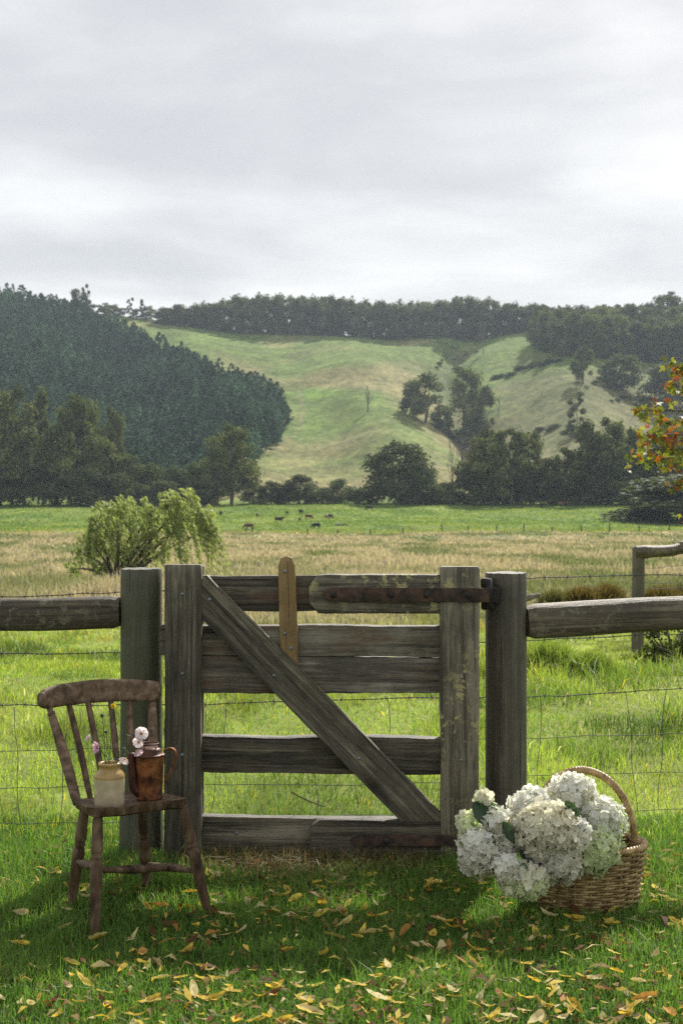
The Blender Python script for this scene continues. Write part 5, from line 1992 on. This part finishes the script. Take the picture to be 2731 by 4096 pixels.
# ------------------------------------------------------------------ autumn tree reaching in from the right
def autumn():
    Y = 20.0
    base = np.array([P(3250, 0, Y)[0], Y, 0.0])
    base[2] = gz(base[0], Y)
    root = empty('autumn_tree', base, 'autumn tree with red, orange and yellow green leaves reaching in from the right', 'tree')
    mb = MB()
    mb.add(*tube(curve([base + np.array([0, 0, -.1]), base + np.array([.05, 0, 1.5]), base + np.array([0, .1, 3.2]), base + np.array([.1, 0, 5.2])], 20), np.linspace(.17, .05, 20), 10))
    br = [((3255, 1700), (2900, 1650), (2560, 1640)), ((3255, 1800), (2850, 1740), (2575, 1742)), ((3250, 1560), (2920, 1475), (2700, 1462)), ((3250, 1850), (2850, 1800), (2570, 1798)), ((3250, 1900), (2900, 1860), (2690, 1855)), ((3252, 1950), (2900, 1930), (2695, 1942)),
          ((3252, 1620), (2900, 1560), (2700, 1545)), ((3252, 1750), (2950, 1700), (2640, 1690)), ((3250, 1880), (2900, 1830), (2540, 1840)), ((3252, 2000), (3000, 2010), (2780, 2040))]
    Vs, Cs = [], []
    pal = np.array([(.27, .28, .05), (.34, .31, .06), (.19, .25, .06), (.42, .22, .04), (.45, .11, .03), (.26, .06, .03), (.13, .17, .045)])
    pp = np.array([.25, .2, .25, .10, .06, .04, .10])
    for b in br:
        dY = rr.uniform(-1.0, .8)
        p = curve([P(b[0][0], b[0][1], Y), P(b[1][0], b[1][1], Y + dY * .6), P(b[2][0], b[2][1], Y + dY)], 26)
        mb.add(*tube(p, np.linspace(.05, .006, 26), 6))
        for k in range(7, 26):
            for q_ in range(3 if k > 9 else 2):
                L = rr.uniform(.12, .42) * (1.15 - k / 40)
                e_ = p[k] + np.array([-L * rr.uniform(-.1, .7), rr.uniform(-.5, .5) * L, L * rr.uniform(-.9, .7)])
                tw = curve([p[k], p[k] * .5 + e_ * .5 + np.array([0, 0, .02]), e_], 6)
                mb.add(*tube(tw, np.linspace(.006, .002, 6), 4))
                if rr.random() < .5: continue
                n = 6
                t = rng.uniform(.2, 1.1, n)
                C = p[k][None] + (e_ - p[k])[None] * t[:, None] + rng.normal(0, .055, (n, 3))
                d = np.stack([rng.normal(-.2, .7, n), rng.normal(0, .7, n), rng.normal(-.45, .55, n)], 1)
                d /= np.linalg.norm(d, axis=1, keepdims=True)
                s = np.cross(d, rng.normal(0, 1, (n, 3)))
                s /= np.linalg.norm(s, axis=1, keepdims=True)
                L2 = rng.uniform(.07, .13, (n, 1))
                # lobed leaf: three overlapping narrow blades
                redder = rr.random() < .2
                for da, sc in ((0, 1), (.8, .7), (-.8, .7)):
                    dd = d * math.cos(da) + s * math.sin(da)
                    ss = -d * math.sin(da) + s * math.cos(da)
                    Vs.append(np.stack([C - d * L2 * .1, C + dd * L2 * .5 * sc + ss * L2 * .16, C + dd * L2 * sc, C + dd * L2 * .5 * sc - ss * L2 * .16], 1))
                    if da == 0:
                        c = pal[rng.choice(7, n, p=pp)] * rng.uniform(.75, 1.2, (n, 1))
                        if redder:
                            c[: n // 2] = pal[rng.integers(3, 6, n // 2)]
                    Cs.append(c)
    mb.build('trunk', M['dead_wood'], root)
    # the rest of the crown, out to the right
    for (cx_, cy_) in ((3250, 1300), (3150, 1650), (3350, 1700), (3250, 1450), (3400, 1500), (3100, 1450), (3450, 1850), (3050, 1850)):
        n = 420
        C = P(cx_, cy_, Y)[None] + rng.normal(0, .38, (n, 3))
        V, c = cards(C, .13, pal[rng.choice(7, n, p=pp)])
        Vs.append(V)
        Cs.append(c)
    o = fast_quads('crown', np.concatenate(Vs) - base, np.concatenate(Cs), M['oak'])
    o.parent = root


autumn()


# ------------------------------------------------------------------ cattle
def cow_mesh(col, belly, graze=True, seed=0):
    mb = MB()
    # body along +X, about 1.9 m long and 1.35 m tall
    body = curve([(-.95, 0, 1.05), (-.6, 0, 1.0), (0, 0, .95), (.5, 0, .98), (.8, 0, 1.02)], 16)
    rad = np.interp(np.linspace(0, 1, 16), [0, .08, .3, .6, .85, 1], [.14, .30, .37, .38, .33, .18])
    v, f = tube(body, rad, 12, squash=.78)
    cc = np.where((v[:, 2:3] < .8), np.array(belly)[None], np.array(col)[None])
    mb.add(v, f, cc)
    head = (1.5, 0, .28) if graze else (1.45, 0, 1.28)
    nk = curve([(.65, 0, 1.1), (1.0, 0, .9 if graze else 1.2), (head[0] - .25, 0, head[2] + .25 if graze else head[2])], 8)
    mb.add(*tube(nk, np.linspace(.26, .15, 8), 10, squash=.75), col)
    hd = curve([(head[0] - .3, 0, head[2] + .3 if graze else head[2] + .03), (head[0] - .1, 0, head[2] + .08 if graze else head[2] - .02), (head[0] + .08, 0, head[2] - .1)], 8)
    mb.add(*tube(hd, np.interp(np.linspace(0, 1, 8), [0, .4, 1], [.14, .135, .085]), 10, squash=.85), col)
    for s in (-1, 1):
        mb.add(*tube([np.array(hd[0]) + (0, s * .08, .05), np.array(hd[0]) + (-.02, s * .26, .08)], [.05, .02], 6), col)
        mb.add(*tube(curve([(.55, s * .2, .85), (.6, s * .2, .5), (.56, s * .2, .25), (.58, s * .2, 0)], 8), [.13, .1, .08, .07, .06, .055, .055, .06], 8), col)
        mb.add(*tube(curve([(-.7, s * .2, .95), (-.62, s * .2, .62), (-.82, s * .2, .38), (-.78, s * .2, 0)], 8), [.18, .16, .11, .08, .07, .06, .055, .06], 8), col)
    mb.add(*tube(curve([(-.95, 0, 1.15), (-1.08, 0, .9), (-1.06, 0, .45)], 8), np.linspace(.04, .02, 8), 6), col)
    return mb.mesh('cow', M['hide'])


BLK, BRN, TAN, WHI = (.012, .011, .011), (.10, .045, .025), (.22, .13, .08), (.4, .36, .3)
cm = {'black': cow_mesh(BLK, BLK), 'brown': cow_mesh(BRN, BRN), 'tan': cow_mesh(TAN, TAN), 'white bellied': cow_mesh(BLK, (.05, .04, .04)), 'black standing': cow_mesh(BLK, BLK, False), 'hereford': cow_mesh((.16, .07, .04), WHI, False)}
COWS = [(883, 2062, 'black', 100, 'black cow beside the willow, facing away, nearest the shrubs'), (1029, 2068, 'brown', 80, 'small brown cow alone in the far part of the paddock'), (1116, 2091, 'black standing', 5, 'black cow standing side on before the yellow strip'),
        (1148, 2060, 'black', 110, 'smaller black cow left of the upright black one'), (1203, 2058, 'black standing', 120, 'black cow facing the river shrubs in the middle of the herd'), (1234, 2078, 'brown', 40, 'brown cow grazing just left of the close pair'),
        (1306, 2078, 'tan', 75, 'tan cow of the close pair'), (1320, 2076, 'black', 60, 'black cow of the close pair, behind the tan one'), (1265, 2116, 'white bellied', 150, 'dark cow grazing nearest the meadow fence, right one of two'),
        (997, 2118, 'brown', 200, 'dark brown cow grazing head down nearest the willow'), (1477, 2042, 'black', 160, 'black cow grazing alone below the big round tree'), (2163, 2030, 'black standing', 250, 'black cow standing at the edge of the river trees'),
        (2241, 2024, 'hereford', 185, 'red and white cow against the dark river trees'), (1198, 2086, 'brown', 95, 'dull brown calf lying by the yellow strip')]
for px, py, k, rot, lb in COWS:
    Y = find_Y(px, py, 268, 429)
    x = (px - CX) / FPX * Y
    o = bpy.data.objects.new('cow', cm[k])
    COL.objects.link(o)
    o.location = (x, Y, gz(x, Y) - .02)
    o.rotation_euler = (0, 0, R(rot))
    s = .95 if 'calf' not in lb and 'small' not in lb else .75
    o.scale = (s, s, s)
    tag(o, lb, 'cow', 'cattle grazing in the valley paddock')
for px, py, w, lb in ((1365, 2103, 48, 'grey log lying in the cattle paddock'),):
    Y = find_Y(px, py, 268, 429)
    a_, b_ = P(px - w / 2, py, Y), P(px + w / 2, py, Y)
    a_[2], b_[2] = gz(a_[0], Y) + .15, gz(b_[0], Y) + .18
    tag(MB().add(*tube(curve([a_, (a_ + b_) / 2 + np.array([0, 0, .05]), b_], 10), np.linspace(.22, .15, 10), 8)).build('fallen_log', M['dead_wood'], origin=(a_ + b_) / 2), lb, 'log')

# ------------------------------------------------------------------ air
hb_ = MB()
x0, x1, y0, y1, z0, z1 = -690, 690, -62, 1245, -42, 178
hv = [(x, y, z) for z in (z0, z1) for y in (y0, y1) for x in (x0, x1)]
hb_.add(hv, [(0, 2, 3, 1), (4, 5, 7, 6), (0, 1, 5, 4), (2, 6, 7, 3), (0, 4, 6, 2), (1, 3, 7, 5)])
hm = bpy.data.materials.new('valley air')
hm.use_nodes = True
nt = hm.node_tree
nt.nodes.clear()
mo = nt.nodes.new('ShaderNodeOutputMaterial')
pv = nt.nodes.new('ShaderNodeVolumePrincipled')
pv.inputs['Color'].default_value = (.70, .82, .95, 1)
pv.inputs['Density'].default_value = .00011
pv.inputs['Anisotropy'].default_value = 0.2
nt.links.new(pv.outputs[0], mo.inputs['Volume'])
tag(hb_.build('haze', hm, smooth=False), kind='stuff')
